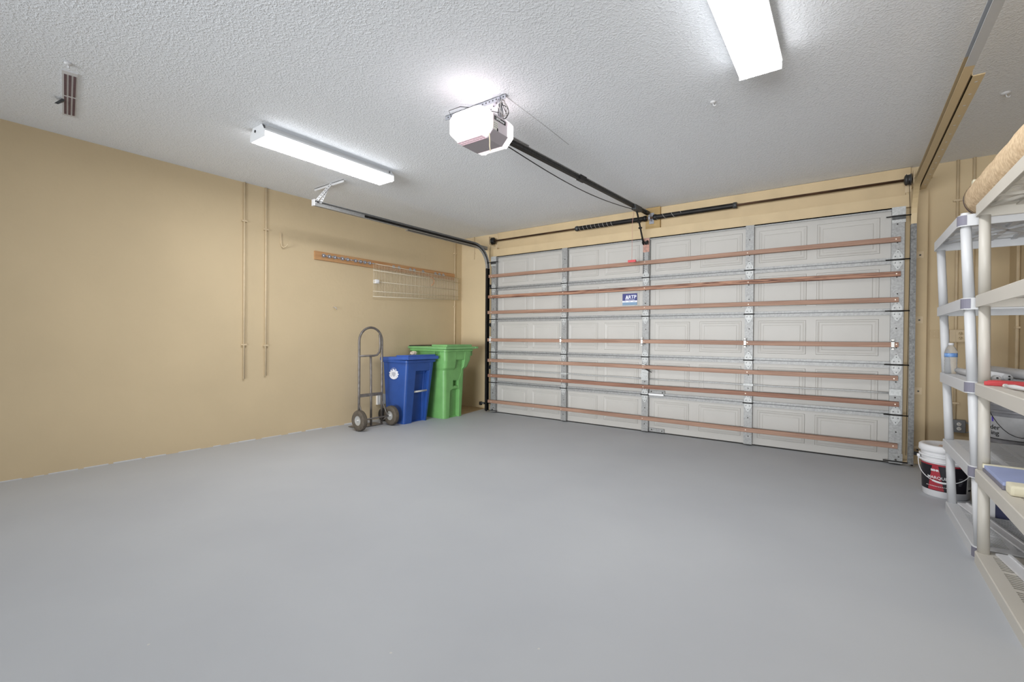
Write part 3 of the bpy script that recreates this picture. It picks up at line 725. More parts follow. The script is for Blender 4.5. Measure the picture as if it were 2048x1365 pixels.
# ------------------------------------------------------------------ front wall, right of the door
YW = YF
conduit(5.365, YW-.0125, .44, H, .012, 'tan conduit dropping behind the shelves to the grey outlet', (2.5, 1.45, .6), nx=0)
conduit(5.475, YW-.0125, 1.25, H, .012, 'tan conduit on the end wall closest to the room corner', (2.5,), nx=0)
conduit(XR-.013, -.13, .0, 2.55, .0125, 'tan paint spattered conduit on the side wall behind the shelves', (1.3, 2.1), nx=-1)
def receptacle(parent, x, y, z, mface):
    for dz in (.021, -.021):
        f = MB().lathe([(0, -.004), (.014, -.004), (.0165, -.002), (.0165, 0)], (x, y, z+dz), (0, 1, 0), n=14).build('receptacle', mface, parent)
        b = MB()
        for dx in (-.006, .006): b.box(x+dx-.0015, x+dx+.0015, y-.0055, y-.0035, z+dz+.0005, z+dz+.009)
        b.cyl((x, y-.0055, z+dz-.006), (x, y-.0035, z+dz-.006), .0028, n=8)
        b.build('slot', 'print_black', f)
ob = thing('outlet_box', (5.375, YW, 1.17), 'tan painted double outlet box above the water bottle', 'outlet')
MB().bbox(5.318, 5.428, YW-.05, YW-.0005, 1.172, 1.290, .006).build('box', 'tan_pipe', ob)
MB().bbox(5.36, 5.428, YW-.056, YW-.05, 1.178, 1.284, .002).build('plate', 'tan_pipe', ob)
receptacle(ob, 5.393, YW-.056, 1.231, 'tan_wall_shaded')
bl = thing('blank_plate', (5.21, YW, 1.21), 'flat tan painted cover plate left of the outlet box', 'outlet')
MB().bbox(5.185, 5.25, YW-.008, YW-.0005, 1.208, 1.290, .002).build('plate', 'tan_wall_shaded', bl)
b = MB(); b.cyl((5.217, YW-.008, 1.27), (5.217, YW-.0105, 1.27), .004, n=8); b.cyl((5.217, YW-.008, 1.228), (5.217, YW-.0105, 1.228), .004, n=8); b.build('screw', 'tan_pipe', bl)
go = thing('outlet_box', (5.395, YW, .33), 'grey metal outlet box with white sockets behind the paint bucket', 'outlet')
MB().bbox(5.352, 5.438, YW-.055, YW-.0005, .330, .448, .006).build('box', 'outlet_grey', go)
MB().bbox(5.350, 5.434, YW-.062, YW-.055, .332, .446, .003).build('plate', 'outlet_grey', go)
receptacle(go, 5.390, YW-.062, .389, 'outlet_white')
MB().tube([(5.44, YW-.05, .43), (5.468, YW-.055, .41), (5.468, YW-.055, .35), (5.44, YW-.05, .335)], .006, 6).build('cover_bail', 'steel', go)
# safety beam brackets at the foot of both tracks
def beam(x, s_, label):
    t = thing('safety_beam_sensor', (x, -.09, .14), label, 'sensor', 'door safety beam sensors')
    MB().box(min(x, x+s_*.10), max(x, x+s_*.10), -.098, -.093, .12, .152).build('bracket', 'black_steel', t)
    b = MB()
    for i in range(3): b.cyl((x+s_*(.035+i*.025), -.0975, .136), (x+s_*(.035+i*.025), -.1, .136), .007, n=8)
    b.build('slot', 'clip_metal', t)
    MB().bbox(min(x+s_*.085, x+s_*.12), max(x+s_*.085, x+s_*.12), -.11, -.07, .10, .155, .005).build('eye', 'black_steel', t)
beam(-.088, -1, 'black safety beam sensor on the track foot beside the green bin')
beam(DW+.088, 1, 'black safety beam sensor on the track foot beside the paint bucket')

# ------------------------------------------------------------------ hand truck
ht = thing('hand_truck', (-.42, -1.97, 0), 'grey steel hand truck with two pneumatic tyres parked by the wall', 'hand truck')
xf = -.50; yl, yr = -2.142, -1.785; R_ = (yr-yl)/2
def P(y, z): return (xf - .035*max(0, (1.3-z))*0 - .0, y, z)
pts = [P(yl, .02), P(yl, .5), P(yl, 1.12)] + [P((yl+yr)/2 - R_*math.cos(a), 1.12+R_*math.sin(a)) for a in [PI*i/14 for i in range(1, 14)]] + [P(yr, 1.12), P(yr, .5), P(yr, .02)]
MB().tube(pts, .0155, 10).build('frame', 'truck_tube', ht)
yi = yr-.034
pts = [(xf+.004, yr-.045, 1.21), (xf+.004, yi-.002, 1.15), (xf+.004, yi, 1.05), (xf+.004, yi-.012, .975), (xf+.004, yi-.05, .938), (xf+.004, yi-.10, .930), (xf+.004, yl, .930)]
MB().tube(pts, .0135, 10).build('handle', 'truck_tube', ht)
MB().tube([(xf, -1.965, .935), (xf, -1.958, .4), (xf, -1.955, .015)], .0145, 10).build('centre_post', 'truck_tube', ht)
MB().bbox(xf-.012, xf+.014, yl, yr, .40, .44, .004).build('crossbar', 'truck_tube', ht)
MB().bbox(xf-.20, xf+.01, -2.16, -1.765, .004, .012, .002).build('toe_plate', 'truck_tube', ht)
XWH = -.37; wr_ = .131
MB().cyl((XWH, -2.225, wr_), (XWH, -1.728, wr_), .011, n=10).build('axle', 'truck_tube', ht)
for y_, yy in ((-2.225, yl), (-1.728, yr)):
    b = MB().lathe([(.060, -.030), (.085, -.038), (.112, -.036), (.124, -.026), (.127, -.022), (.1245, -.018), (.1305, -.012), (.128, -.006), (.131, 0), (.128, .006), (.1305, .012), (.1245, .018), (.127, .022), (.124, .026), (.112, .036), (.085, .038), (.060, .030)], (XWH, y_, wr_), (0, 1, 0), n=32)
    wh = b.build('wheel', 'tyre', ht)
    MB().lathe([(0, -.022), (.02, -.022), (.045, -.014), (.058, -.028), (.064, -.028), (.064, .028), (.058, .028), (.045, .014), (.02, .022), (0, .022)], (XWH, y_, wr_), (0, 1, 0), n=24).build('hub', 'hub', wh)
    MB().cyl((XWH, y_-.05, wr_), (XWH, y_+.05, wr_), .016, n=10).build('axle_nut', 'hub', wh)
    s_ = 1 if y_ < -2 else -1
    yb_ = y_+s_*.062
    MB().tube([(xf, yy, .33), (XWH-.006, yb_, wr_+.01)], .009, 6).build('brace', 'truck_tube', ht)
    MB().tube([(xf, yy, .05), (XWH-.006, yb_, wr_-.005)], .009, 6).build('brace', 'truck_tube', ht)

# ------------------------------------------------------------------ bins
def section(x0, x1, y0, y1, z, r_, dn, n0, n1):
    pts = []
    def arc(cx_, cy_, a0): 
        for i in range(5):
            a = a0+PI/2*i/4; pts.append((cx_+r_*math.cos(a), cy_+r_*math.sin(a), z))
    arc(x0+r_, y0+r_, PI); arc(x1-r_, y0+r_, 1.5*PI)
    pts.append((x1, n0, z)); pts.append((x1-dn, n0+min(.012, dn*.3), z)); pts.append((x1-dn, n1-min(.012, dn*.3), z)); pts.append((x1, n1, z))
    arc(x1-r_, y1-r_, 0); arc(x0+r_, y1-r_, PI/2)
    return pts
def lerp(a, b, t): return a+(b-a)*t
# blue recycling cart
bb = thing('recycling_cart', (-.45, -1.38, 0), 'blue wheeled recycling cart with white crest and lid ajar', 'trash bin')
def bsec(z, dn, e=0.0):
    t = z/.86
    return section(lerp(-.645, -.70, t)-e, lerp(-.272, -.195, t)+e, lerp(-1.600, -1.618, t)-e, lerp(-1.168, -1.105, t)+e, z, .035, dn, lerp(-1.465, -1.445, t), lerp(-1.21, -1.185, t))
lv = [(.0, .05), (.02, .085), (.4, .085), (.66, .075), (.70, .05), (.715, .004), (.80, .004), (.86, .004)]
MB().loft([bsec(z, d_) for z, d_ in lv]).build('body', 'blue_plastic', bb)
MB().loft([bsec(.828, .002, .012), bsec(.832, .002, .02), bsec(.862, .002, .02), bsec(.866, .002, .012)]).build('rim', 'blue_plastic', bb)
MB().cyl((-.262, -1.462, .425), (-.258, -1.20, .43), .013, n=10).build('grab_bar', 'grab_white', bb)
rt_ = Matrix.Rotation(math.radians(-2.0), 3, 'Y')
ld_ = MB(); ld_.bbox(-.725, -.150, -1.640, -1.078, .872, .898, .008, rt_, (-.72, -1.4, .88)); ld_.bbox(-.42, -.175, -1.61, -1.11, .896, .918, .009, rt_, (-.72, -1.4, .88))
ld_.bbox(-.162, -.146, -1.640, -1.078, .852, .885, .005, rt_, (-.72, -1.4, .88)); ld_.bbox(-.725, -.150, -1.642, -1.630, .855, .88, .004, rt_, (-.72, -1.4, .88))
ld_.build('lid', 'blue_plastic_lid', bb)
MB().cyl((-.735, -1.60, .885), (-.735, -1.12, .885), .014, n=10).build('lid_hinge', 'blue_plastic', bb)
for y_ in (-1.60, -1.17):
    MB().lathe([(0, -.022), (.07, -.022), (.09, -.015), (.09, .015), (.07, .022), (0, .022)], (-.70, y_, .09), (0, 1, 0), n=20).build('wheel', 'rubber', bb)
b = MB(); b.tube([(-.236, -1.262, .80), (-.262, -1.285, .35), (-.272, -1.29, .04)], .0035, 5); b.build('moulding_seam', 'blue_plastic_lid', bb)
# crest: mantling, shield, helm and ribbon
cxr, czr, yc = -.458, .672, -1.6165
def disc(cx_, cz_, pts_fn, y_, d_): return [(cx_+px, y_, cz_+pz) for px, pz in pts_fn]
def scallop(r_, k, amp, n=60, sx=1.0, sz=1.0): return [(sx*r_*(1+amp*math.cos(k*2*PI*i/n))*math.cos(2*PI*i/n), sz*r_*(1+amp*math.cos(k*2*PI*i/n))*math.sin(2*PI*i/n)) for i in range(n)]
cr = MB(); cr.prism(disc(cxr, czr, scallop(.064, 11, .11, 88, 1.42, 1.0), yc, 0), (0, -.002, 0)); crest = cr.build('crest', 'crest_white', bb)
b = MB(); b.prism([(cxr-.04, yc-.002, czr+.022), (cxr, yc-.002, czr+.028), (cxr+.04, yc-.002, czr+.022), (cxr+.038, yc-.002, czr-.006), (cxr+.02, yc-.002, czr-.03), (cxr, yc-.002, czr-.038), (cxr-.02, yc-.002, czr-.03), (cxr-.038, yc-.002, czr-.006)], (0, -.0015, 0)); b.build('crest_shield', 'crest_grey', crest)
b = MB(); pts = []
for i in range(13):
    a = PI*1.12+PI*.76*i/12; pts.append((cxr+.084*math.cos(a), yc-.003, czr+.060*math.sin(a)-.006))
b.tube(pts, .008, 6); b.build('crest_ribbon', 'crest_white', crest)
b = MB()
for s_ in (-1, 1):
    b.cyl((cxr+s_*.03, yc-.002, czr+.046), (cxr+s_*.03, yc-.0032, czr+.046), .007, n=8)
    b.cyl((cxr+s_*.055, yc-.002, czr-.03), (cxr+s_*.055, yc-.0032, czr-.03), .005, n=8)
b.build('crest_gap', 'blue_plastic', crest)
b = MB()
for i in range(9):
    a = PI*.28+PI*.44*i/8; b.cyl((cxr+.082*math.cos(a), yc, czr+.082*math.sin(a)), (cxr+.082*math.cos(a), yc-.002, czr+.082*math.sin(a)), .0045, n=6)
b.build('crest_lettering', 'crest_grey', crest)
# green cart
gb = thing('garbage_cart', (-.42, -.76, 0), 'tall green wheeled garbage cart in the corner by the garage door', 'trash bin')
def gsec(z, dn, n0=-.885, n1=-.665, e=0.0, r_=.05):
    if z < .70: t = z/.70; q = (lerp(-.66, -.70, t), lerp(-.135, -.125, t), lerp(-.972, -.985, t), lerp(-.578, -.545, t))
    else: t = min(1, (z-.70)/.06); q = (lerp(-.70, -.79, t), lerp(-.125, -.082, t), lerp(-.985, -1.008, t), lerp(-.545, -.462, t))
    if z > .76: t = (z-.76)/.24; q = (q[0]-.02*t, q[1]+.012*t, q[2]-.012*t, q[3]+.03*t)
    return section(q[0]-e, q[1]+e, q[2]-e, q[3]+e, z, r_, dn, n0, n1)
lv = [(.0, .03, -.87, -.66), (.02, .06, -.87, -.66), (.40, .06, -.86, -.66), (.425, .004, -.80, -.68), (.455, .004, -.80, -.68), (.457, .075, -.80, -.68), (.535, .075, -.80, -.68), (.545, .003, -.80, -.68),
      (.60, .003, -.80, -.65), (.66, .003, -.80, -.62), (.70, .003, -.80, -.62), (.735, .035, -.79, -.60), (.84, .045, -.79, -.60), (.85, .004, -.79, -.60), (.93, .003, -.79, -.60), (1.0, .003, -.79, -.60)]
MB().loft([gsec(z, d_, a, b_) for z, d_, a, b_ in lv]).build('body', 'green_plastic', gb)
MB().cyl((-.155, -.82, .452), (-.15, -.665, .452), .014, n=10).build('grab_bar', 'green_plastic', gb)
MB().loft([gsec(.972, .002, e=.012), gsec(.976, .002, e=.02), gsec(1.0, .002, e=.02), gsec(1.004, .002, e=.012)]).build('rim', 'green_plastic', gb)
ld_ = MB().bbox(-.84, -.04, -1.036, -.405, 1.006, 1.042, .008); ld_.bbox(-.38, -.07, -.99, -.45, 1.04, 1.072, .012); ld_.bbox(-.20, -.03, -.41, -.345, 1.012, 1.04, .006)
ld_.build('lid', 'green_plastic_lid', gb)
MB().cyl((-.842, -1.0, 1.04), (-.842, -.45, 1.04), .016, n=10).build('lid_hinge', 'rubber', gb)
b = MB()
for y_ in (-1.0, -.99): pass
for i in range(3): b.box(-.26+i*.03, -.252+i*.03, -1.045, -1.0, .90, .975)
b.bbox(-.16, -.11, -.44, -.395, .90, .98, .004); b.build('rib', 'green_plastic', gb)
for y_ in (-.99, -.53):
    MB().lathe([(0, -.025), (.10, -.025), (.12, -.016), (.12, .016), (.10, .025), (0, .025)], (-.74, y_, .12), (0, 1, 0), n=20).build('wheel', 'rubber', gb)
# crumpled paper lying between the two carts
pp = thing('crumpled_paper', (-.58, -1.16, .895), 'crumpled scrap of pale paper on the blue cart lid', 'paper')
bm = bmesh.new(); bmesh.ops.create_icosphere(bm, subdivisions=3, radius=.05)
for v in bm.verts:
    v.co *= 1+random.uniform(-.28, .2); v.co.z *= .62; v.co += Vector((-.58, -1.16, .942))
b = MB(); bm.verts.index_update(); b._add([v.co.copy() for v in bm.verts], [[v.index for v in f.verts] for f in bm.faces]); bm.free(); b.build('wad', 'paper', pp)

# ------------------------------------------------------------------ paint bucket
BC = Vector((5.165, -.955, 0))
bk = thing('paint_bucket', BC, 'white five gallon paint bucket with black and red label on the floor', 'bucket')
MB().lathe([(0, .004), (.128, .0), (.134, .006), (.147, .345), (.147, .352)], BC, n=40).build('tub', 'bucket_white', bk)
MB().lathe([(.147, .262), (.158, .264), (.158, .272), (.148, .276)], BC, n=40).lathe([(.148, .300), (.158, .302), (.158, .310), (.149, .314)], BC, n=40).build('rib', 'bucket_white', bk)
MB().lathe([(.0, .375), (.118, .375), (.124, .388), (.150, .388), (.158, .380), (.160, .345), (.156, .340), (.149, .340)], BC, n=40).build('lid', 'bucket_white', bk)
va = math.atan2(-5.774+.955, 4.548-5.165)     # direction from bucket to the camera
def brad(z): return .1345+(.147-.134)*(z-.006)/.34
def on_bucket(a0, z0, off): return lambda u, v, w: (BC.x+(brad(z0+v)+off+w)*math.cos(a0+u/.14), BC.y+(brad(z0+v)+off+w)*math.sin(a0+u/.14), z0+v)
def wrap(mb, a0, a1, za, zb, off, n=24):
    rr = [[], []]
    for i in range(n+1):
        a = a0+(a1-a0)*i/n
        for k, z in enumerate((za, zb)): rr[k].append((BC.x+(brad(z)+off)*math.cos(a), BC.y+(brad(z)+off)*math.sin(a), z))
    mb._add(rr[0]+rr[1], [(i, i+1, n+2+i, n+1+i) for i in range(n)], True); return mb
wrap(MB(), va-2.0, va+.95, .052, .240, .0012, 40).build('label', 'bucket_black', bk)
lab = bk.children[-1]
wrap(MB(), va-2.0, va+.95, .240, .252, .0012, 40).build('label_stripe', 'bucket_red', bk)
wrap(MB(), va+.95, va+1.5, .052, .24, .0012, 12).build('side_label', 'paper_label', bk)
b = MB(); A0 = va-.42       # tapering red panel
za, zb = .056, .246; rows_ = []
for j in range(9):
    z = lerp(za, zb, j/8); hw = lerp(.36, .12, j/8)
    rows_.append([(BC.x+(brad(z)+.0018)*math.cos(A0-hw+2*hw*i/8), BC.y+(brad(z)+.0018)*math.sin(A0-hw+2*hw*i/8), z) for i in range(9)])
b._add([v for g in rows_ for v in g], [(j*9+i, j*9+i+1, (j+1)*9+i+1, (j+1)*9+i) for j in range(8) for i in range(8)], True); b.build('red_panel', 'bucket_red', lab)
b = MB(); text_on(b, 'MARQUEE', .030, on_bucket(A0+.12, .150, .0025), .0003); text_on(b, 'BEHR', .020, on_bucket(A0-.02, .205, .0025), .001)
for i in range(16): wrap(b, A0-.45+i*.072, A0-.45+i*.072+random.uniform(.035, .06), .083, .088, .0028, 2)
b.build('lettering', 'white_plastic', lab)
b = MB()
for j in range(5): wrap(b, va+.52, va+.52+random.uniform(.12, .22), .112+j*.012, .118+j*.012, .0025, 4)
b.build('lettering', 'print_grey', lab)
b = MB(); text_on(b, 'BEHR', .016, on_bucket(va+1.2, .075, .0025), .0006)
for i in range(6): wrap(b, va+1.02, va+1.42, .105+i*.009, .107+i*.009, .002, 6)
b.lathe([(.016, 0), (.019, 0), (.019, .001), (.016, .001)], Vector((BC.x+(brad(.2)+.001)*math.cos(va+1.2), BC.y+(brad(.2)+.001)*math.sin(va+1.2), .195)), (math.cos(va+1.2), math.sin(va+1.2), 0), n=20)
b.build('side_print', 'print_black', bk)
MB().prism([(BC.x-.05, BC.y-.03, .3755), (BC.x+.03, BC.y-.05, .3755), (BC.x+.05, BC.y+.02, .3755), (BC.x-.03, BC.y+.04, .3755)], (0, 0, .001)).build('lid_sticker', 'tan_sticker', bk)
pts = []
for i in range(25):
    a = va-1.45+2.75*i/24; s_ = math.sin(PI*i/24); pts.append((BC.x+(.160+.02*s_)*math.cos(a), BC.y+(.160+.02*s_)*math.sin(a), .285-.158*s_**.8))
hb = MB().tube(pts, .0028, 6).build('bail_handle', 'white_plastic', bk)
MB().tube(pts[9:15], .0075, 8).build('grip', 'white_plastic', hb)
for a in (va-1.45, va+1.3): MB().cyl((BC.x+.15*math.cos(a), BC.y+.15*math.sin(a), .285), (BC.x+.168*math.cos(a), BC.y+.168*math.sin(a), .285), .012, n=10).build('ear', 'bucket_white', bk)

# ------------------------------------------------------------------ plastic shelving units
def shelving(y0, y1, lean, xf, xb, tiers, m_, label, caps, ribs_seed):
    t = thing('shelving_unit', ((xf+xb)/2, (y0+y1)/2, 0), label, 'shelf', 'plastic shelving units')
    ap = .064; r_ = .035
    def outline(z, ins):
        dx = -lean*z; pts = []
        for cx_, cy_, a0 in ((xf+r_, y0+r_, PI), (xb-r_, y0+r_, 1.5*PI), (xb-r_, y1-r_, 0), (xf+r_, y1-r_, PI/2)):
            for i in range(5):
                a = a0+PI/2*i/4; q = r_-ins if ins < r_ else .002; pts.append((cx_+dx+q*math.cos(a)+(0 if ins < r_ else math.copysign(0, 1)), cy_+q*math.sin(a), z))
        return pts
    def inner(z, w):
        dx = -lean*z; pts = []; rr = .012
        for cx_, cy_, a0 in ((xf+w+rr, y0+w+rr, PI), (xb-w-rr, y0+w+rr, 1.5*PI), (xb-w-rr, y1-w-rr, 0), (xf+w+rr, y1-w-rr, PI/2)):
            for i in range(5):
                a = a0+PI/2*i/4; pts.append((cx_+dx+rr*math.cos(a), cy_+rr*math.sin(a), z))
        return pts
    for k, zt in enumerate(tiers):
        zb = zt-ap; dx = -lean*(zt-.03)
        b = MB()
        def at(p, z): return [(q[0], q[1], z) for q in p]
        o1 = outline(zt-.03, 0); o2 = outline(zt-.03, .004); i1 = inner(zt-.03, .062); i2 = inner(zt-.03, .006)
        b.loft([at(i2, zb+.001), at(o1, zb), at(o1, zt-.004), at(o2, zt), at(i1, zt), at(i1, zt-.012), at(i2, zt-.012), at(i2, zb+.001)], False, False)
        sh_ = b.build('shelf', m_, t)
        ds = MB(); yy = y0+.066
        while yy < y1-.066:
            ds.box(xf+dx+.058, xb+dx-.058, yy, yy+.011, zt-.005, zt-.001); yy += .0225
        ds.build('deck_slats', m_, sh_, kind='stuff')
        rb = MB()
        for q in (.3, .5, .7): 
            xx = xf+dx+(xb-xf)*q; rb.box(xx-.014, xx+.014, y0+.01, y1-.01, zt-.02, zt-.0002)
        for q in (.28, .5, .72): yq = y0+(y1-y0)*q; rb.box(xf+dx+.02, xb+dx-.02, yq-.01, yq+.01, zt-.022, zt-.0004)
        for s_ in (-1, 1):
            A = Vector((xf+dx+.05, (y0+y1)/2+s_*.40*(y1-y0), zt-.03)); B = Vector((xb+dx-.05, (y0+y1)/2-s_*.40*(y1-y0), zt-.03)); d_ = (B-A).normalized(); nn = Vector((-d_.y, d_.x, 0))*.008
            rb.prism([A-nn, A+nn, B+nn, B-nn], (0, 0, .014))
        rb.build('shelf_ribs', m_, sh_)
        if caps:
            cpb = MB(); pts = []
            cx_, cy_ = xf+dx+r_, y0+r_
            for i in range(7):
                a = PI+PI/2*i/6; pts.append((cx_+(r_+.0015)*math.cos(a), cy_+(r_+.0015)*math.sin(a)))
            ring_o = pts; ring_i = [(cx_+(r_-.002)*math.cos(PI+PI/2*i/6), cy_+(r_-.002)*math.sin(PI+PI/2*i/6)) for i in range(7)]
            poly = ring_o+list(reversed(ring_i))
            cpb.loft([[(x, y, zb+.006) for x, y in poly], [(x, y, zt-.005) for x, y in poly]])
            cpb.build('corner_cap', 'cap_grey', sh_)
    for px, py in ((xf+.034, y0+.034), (xf+.034, y1-.034), (xb-.034, y0+.034), (xb-.034, y1-.034)):
        for k in range(len(tiers)-1):
            za, zb = tiers[k]-.002, tiers[k+1]-.062
            MB().cyl((px-lean*za, py, za), (px-lean*zb, py, zb), .0245, .0228, n=18).build('post', m_, t)
        zt = tiers[-1]; MB().cyl((px-lean*zt, py, zt-.004), (px-lean*zt, py, zt+.012), .021, .019, n=14).build('post_cap', m_, t)
    return t
TI = [.062, .500, .962, 1.420, 1.878]
shelving(-2.262, -1.352, .043, 5.112, 5.672, TI, 'shelf_white', 'white plastic shelving unit with grey corner caps, nearest the garage door', True, 1)
shelving(-3.215, -2.286, .008, 5.108, 5.668, [.060, .500, .960, 1.428, 1.912], 'shelf_cream', 'cream plastic shelving unit cut off by the picture edge', False, 2)

# ------------------------------------------------------------------ things on the shelves
rgx, rgz, rgr = 5.215, 1.995, .112
ru = thing('rolled_rug', (rgx, -2.6, 1.88), 'rolled beige rug lying on top of the plastic shelves', 'rug')
b = MB(); pr = [(0, 0)]; 
rgz = 1.926+rgr*.97
prof = [(.02, 0), (rgr-.02, 0), (rgr-.004, .012), (rgr, .05)] + [(rgr+.002*math.sin(i*1.7), .1+i*.07) for i in range(18)] + [(rgr-.01, 1.36), (.02, 1.36)]
b.lathe(prof, (rgx, -1.90, rgz), (.012, -1, 0), n=36); b.build('roll', 'rug', ru)
b = MB(); b.lathe([(rgr+.0015, .0), (rgr+.0025, .004), (rgr+.0025, .020), (rgr+.0012, .024)], (rgx, -1.902, rgz), (.012, -1, 0), n=36)
pts = [(rgx+(rgr-.004-.011*i/6)*math.cos(i*.55) if False else rgx+(rgr-.006-.0135*i/5.)*math.cos(i*.62), -1.897, rgz+(rgr-.006-.0135*i/5.)*math.sin(i*.62)) for i in range(34)]
b.tube(pts, .0028, 4); b.build('bound_edge', 'rug_edge', ru)
b = MB().bbox(rgx-.075, rgx-.045, -1.93, -1.885, rgz+.085, rgz+.112, .004); b.build('tag', 'cream_foam', ru)

wb = thing('water_bottle', (5.112, -1.50, .962), 'clear plastic water bottle with blue label on the white shelf', 'bottle')
pb = [(0, .0), (.028, .0), (.033, .006)]
for i in range(10): pb += [(.033-.0022*(i % 2), .012+i*.0095)]
pb += [(.033, .112), (.0325, .140), (.033, .145), (.027, .165), (.016, .185), (.0125, .190), (.0125, .198), (0, .198)]
pb_ = [(r, h) for r, h in pb]
MB().lathe(pb_, (5.112, -1.50, .962), n=26).build('bottle', 'clear_bottle', wb)
MB().lathe([(.0335, .1125), (.0337, .1125), (.0337, .1385), (.0335, .1385)], (5.112, -1.50, .962), n=26).build('label_band', 'sign_navy', wb)
MATS['sign_navy2'] = None
mat('label_blue', (74, 128, 204), .4, rgb2=(150, 184, 226), vscale=70)
wb.children[-1].data.materials[0] = MATS['label_blue']
MB().lathe([(0, .207), (.0135, .207), (.014, .204), (.014, .192), (.0125, .192)], (5.112, -1.50, .962), n=18).build('cap', 'white_plastic', wb)

def ftube(p0, p1, r_, label, nm='fluorescent_tube'):
    p0, p1 = Vector(p0), Vector(p1); t = thing(nm, (p0+p1)/2-Vector((0, 0, r_)), label, 'light tube', 'spare fluorescent tubes'); d_ = (p1-p0).normalized()
    MB().cyl(p0+d_*.02, p1-d_*.02, r_*.98, n=20).build('glass', 'white_plastic', t)
    for q, s_ in ((p0, 1), (p1, -1)):
        b = MB().lathe([(0, 0), (r_*.8, 0), (r_, .004), (r_, .024)], q, d_*s_, n=20)
        cp = b.build('end_cap', 'shelf_white', t)
        for k in (-1, 1):
            q2 = q+Vector((.002, 0, k*.0075)); b2 = MB().cyl(q2-d_*s_*.007, q2+d_*s_*.002, .0042, n=8); b2.build('pin', 'print_black', cp)
ftube((5.184, -2.300, .9825), (5.150, -1.455, .9845), .0195, 'white fluorescent tube closest to the water bottle')
ftube((5.262, -2.125, .9835), (5.225, -1.42, .9835), .0195, 'white fluorescent tube lying second in from the shelf edge')
lt = thing('white_pipe', (5.38, -1.9, .964), 'thick white pipe lying behind the fluorescent tubes', 'pipe')
MB().cyl((5.31, -1.42, .993), (5.44, -2.36, .993), .029, n=20).build('pipe', 'white_plastic', lt)
b = MB().lathe([(.0, .0), (.024, 0), (.03, .004), (.031, .03), (.029, .032)], (5.4405, -2.365, .993), Vector((5.31, -1.42, .993))-Vector((5.44, -2.36, .993)), n=20); b.build('end_cap', 'shelf_white', lt)
rz = lambda a: Matrix.Rotation(math.radians(a), 3, 'Z')
rd = thing('red_case', (5.27, -2.42, .96), 'flat red plastic case on the cream shelf', 'case')
MB().bbox(5.18, 5.50, -2.50, -2.40, .961, .982, .004, rz(-32), (5.18, -2.36, .97)).build('case', 'red_plastic', rd)
MB().bbox(5.19, 5.49, -2.49, -2.41, .982, .986, .001, rz(-32), (5.18, -2.36, .97)).build('lid', 'red_plastic', rd)
nb = thing('navy_cup', (5.365, -2.10, .985), 'dark navy tapered container beside the red case', 'container')
def sq(cx_, cy_, h, z): return [(cx_-h, cy_-h, z), (cx_+h, cy_-h, z), (cx_+h, cy_+h, z), (cx_-h, cy_+h, z)]
nbx, nby = 5.40, -2.46
MB().loft([sq(nbx, nby, .03, .9865), sq(nbx, nby, .048, 1.056), sq(nbx, nby, .044, 1.056), sq(nbx, nby, .028, .992)]).build('cup', 'navy', nb)
MB().loft([sq(nbx, nby, .048, 1.050), sq(nbx, nby, .051, 1.053), sq(nbx, nby, .051, 1.059), sq(nbx, nby, .044, 1.059)], True, False).build('rim', 'cap_grey', nb)
nb.location = (nbx, nby, .985)
for c_ in nb.children: c_.location = -Vector((nbx, nby, .985))+Vector((5.365, -2.10, .985))
br = thing('paint_brush_handle', (5.2, -2.72, .96), 'slim white brush handle on the cream shelf edge', 'brush')
MB().tube([(5.160, -2.63, .971), (5.172, -2.69, .972), (5.186, -2.78, .972), (5.205, -2.90, .972)], .01, 8, rad=[.008, .0115, .009, .008]).build('handle', 'white_plastic', br)
MB().cyl((5.158, -2.622, .971), (5.1555, -2.61, .971), .010, n=10).build('knob', 'outlet_white', br)
# grey bucket on the white unit
GB = Vector((5.515, -1.08, .505))
gk = thing('grey_bucket', GB, 'upper grey tub with printed label standing in the corner behind the shelves', 'bucket')
def tub(root, base, h, lidm):
    MB().lathe([(0, .002), (.160, .0), (.165, .006), (.176, h*.70)], base, n=40).build('tub', 'grey_bucket', root)
    for z in (h*.50, h*.64, h*.78): MB().lathe([(.172, z), (.184, z+.002), (.184, z+.016), (.174, z+.024)], base, n=40).build('rib', 'grey_bucket', root)
    MB().lathe([(.174, h*.70), (.178, h*.95)], base, n=40).build('collar', 'grey_bucket', root)
    MB().lathe([(0, h-.008), (.15, h-.008), (.16, h), (.184, h-.004), (.187, h*.91), (.176, h*.90)], base, n=40).build('lid', lidm, root)
tub(gk, GB, .36, 'grey_bucket')
gk2 = thing('grey_bucket', (GB.x, GB.y, 0), 'lower grey tub on the floor in the corner, carrying the printed tub', 'bucket')
tub(gk2, Vector((GB.x, GB.y, 0)), .505, 'grey_bucket')
vg = math.atan2(-5.774-GB.y, 4.548-GB.x)
def gw(a0, a1, za, zb, off, m_, nm, n=16):
    b = MB(); rr = [[], []]
    for i in range(n+1):
        a = a0+(a1-a0)*i/n
        for k, z in enumerate((za, zb)): rr[k].append((GB.x+(.1655+.042*z+off)*math.cos(a), GB.y+(.1655+.042*z+off)*math.sin(a), GB.z+z))
    b._add(rr[0]+rr[1], [(i, i+1, n+2+i, n+1+i) for i in range(n)], True); return b.build(nm, m_, gk)
gl = gw(vg-1.2, vg+.25, .004, .158, .0012, 'label_grey', 'label')
gw(vg-.80, vg-.73, .118, .152, .002, 'violet', 'label_mark')
b = MB(); fn = lambda z0, a0: (lambda u, v, w: (GB.x+(.168+.042*z0+w)*math.cos(a0+u/.17), GB.y+(.168+.042*z0+w)*math.sin(a0+u/.17), GB.z+z0+v))
text_on(b, 'der', .045, fn(.078, vg-.69)); text_on(b, 'ing', .045, fn(.04, vg-.69)); b.build('lettering', 'print_black', gl)
pts = []
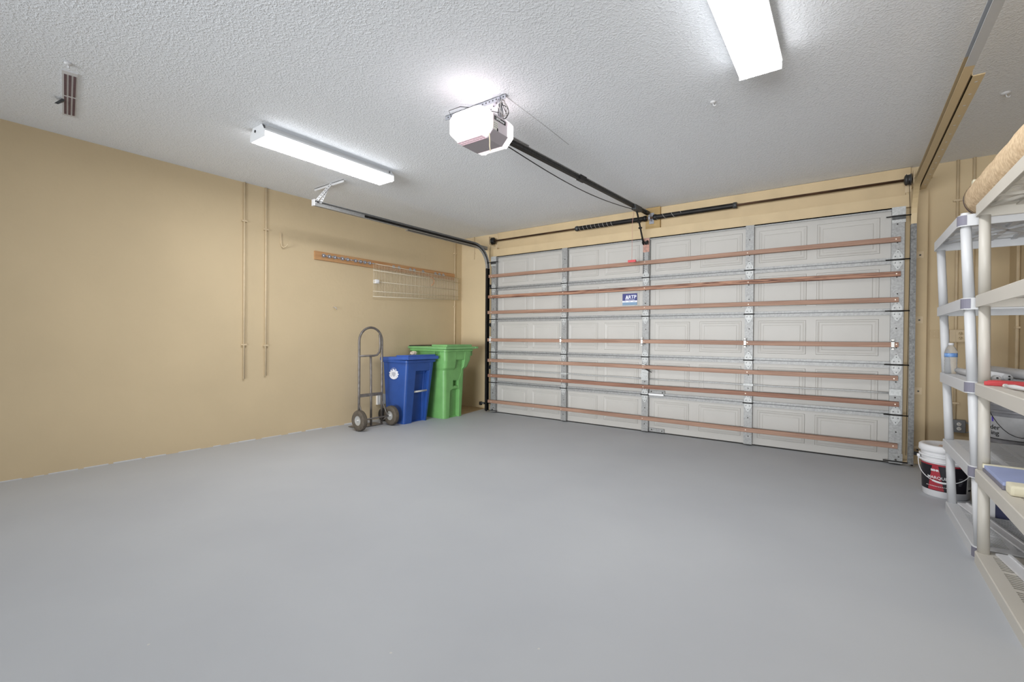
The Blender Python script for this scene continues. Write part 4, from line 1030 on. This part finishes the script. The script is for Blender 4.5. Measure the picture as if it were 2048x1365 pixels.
for i in range(15):
    a = vg-1.0+2.2*i/14; s_ = math.sin(PI*i/14); pts.append((GB.x+(.186+.006*s_)*math.cos(a), GB.y+(.186+.006*s_)*math.sin(a), GB.z+.25-.22*s_))
MB().tube(pts, .0022, 5).build('bail_handle', 'black_steel', gk)
# blue topped tray and foam strip on the cream unit
bt = thing('blue_tray', (5.28, -2.5, .5), 'shallow tray with light blue top on the cream shelf', 'tray')
MB().bbox(5.128, 5.50, -2.735, -2.352, .5005, .520, .003).build('base', 'cap_grey', bt)
MB().bbox(5.130, 5.49, -2.733, -2.372, .520, .536, .003).build('top', 'sky_blue', bt)
MB().bbox(5.126, 5.50, -2.372, -2.350, .5205, .541, .003).build('rim', 'cream_foam', bt)
fs_ = thing('foam_block', (5.25, -2.79, .5), 'cream foam strip lying in front of the blue tray', 'foam')
MB().bbox(5.135, 5.46, -2.835, -2.745, .5008, .548, .012).build('strip', 'cream_foam', fs_)
# lower tier
nv = thing('navy_box', (5.42, -1.52, .06), 'navy blue carton with white side on the bottom shelf', 'box')
MB().bbox(5.315, 5.58, -1.60, -1.42, .0625, .30, .003).build('carton', 'navy', nv)
MB().bbox(5.268, 5.3148, -1.605, -1.42, .0625, .30, .003).build('white_side', 'white_plastic', nv)
def plank(p0, p1, w, th, m_, label):
    p0, p1 = Vector(p0), Vector(p1); d_ = (p1-p0).normalized(); nn = Vector((0, 0, 1)).cross(d_).normalized()*w/2; t = thing('trim_strip', (p0+p1)/2, label, 'strip', 'offcut strips on the bottom shelves')
    MB().prism([p0-nn, p0+nn, p1+nn, p1-nn], (0, 0, th)).build('strip', m_, t)
    u = Vector((0, 0, th))
    MB().prism([p0+nn*.6+u, p0+nn+u, p1+nn+u, p1+nn*.6+u], (0, 0, .006)).build('lip', m_, t)
plank((5.195, -1.40, .0635), (5.345, -2.235, .0635), .055, .010, 'white_plastic', 'white trim strip lying slantwise on the white unit, bottom tier')
plank((5.215, -2.32, .0615), (5.31, -3.05, .0615), .06, .010, 'white_plastic', 'white trim strip lying on the cream unit, bottom tier')
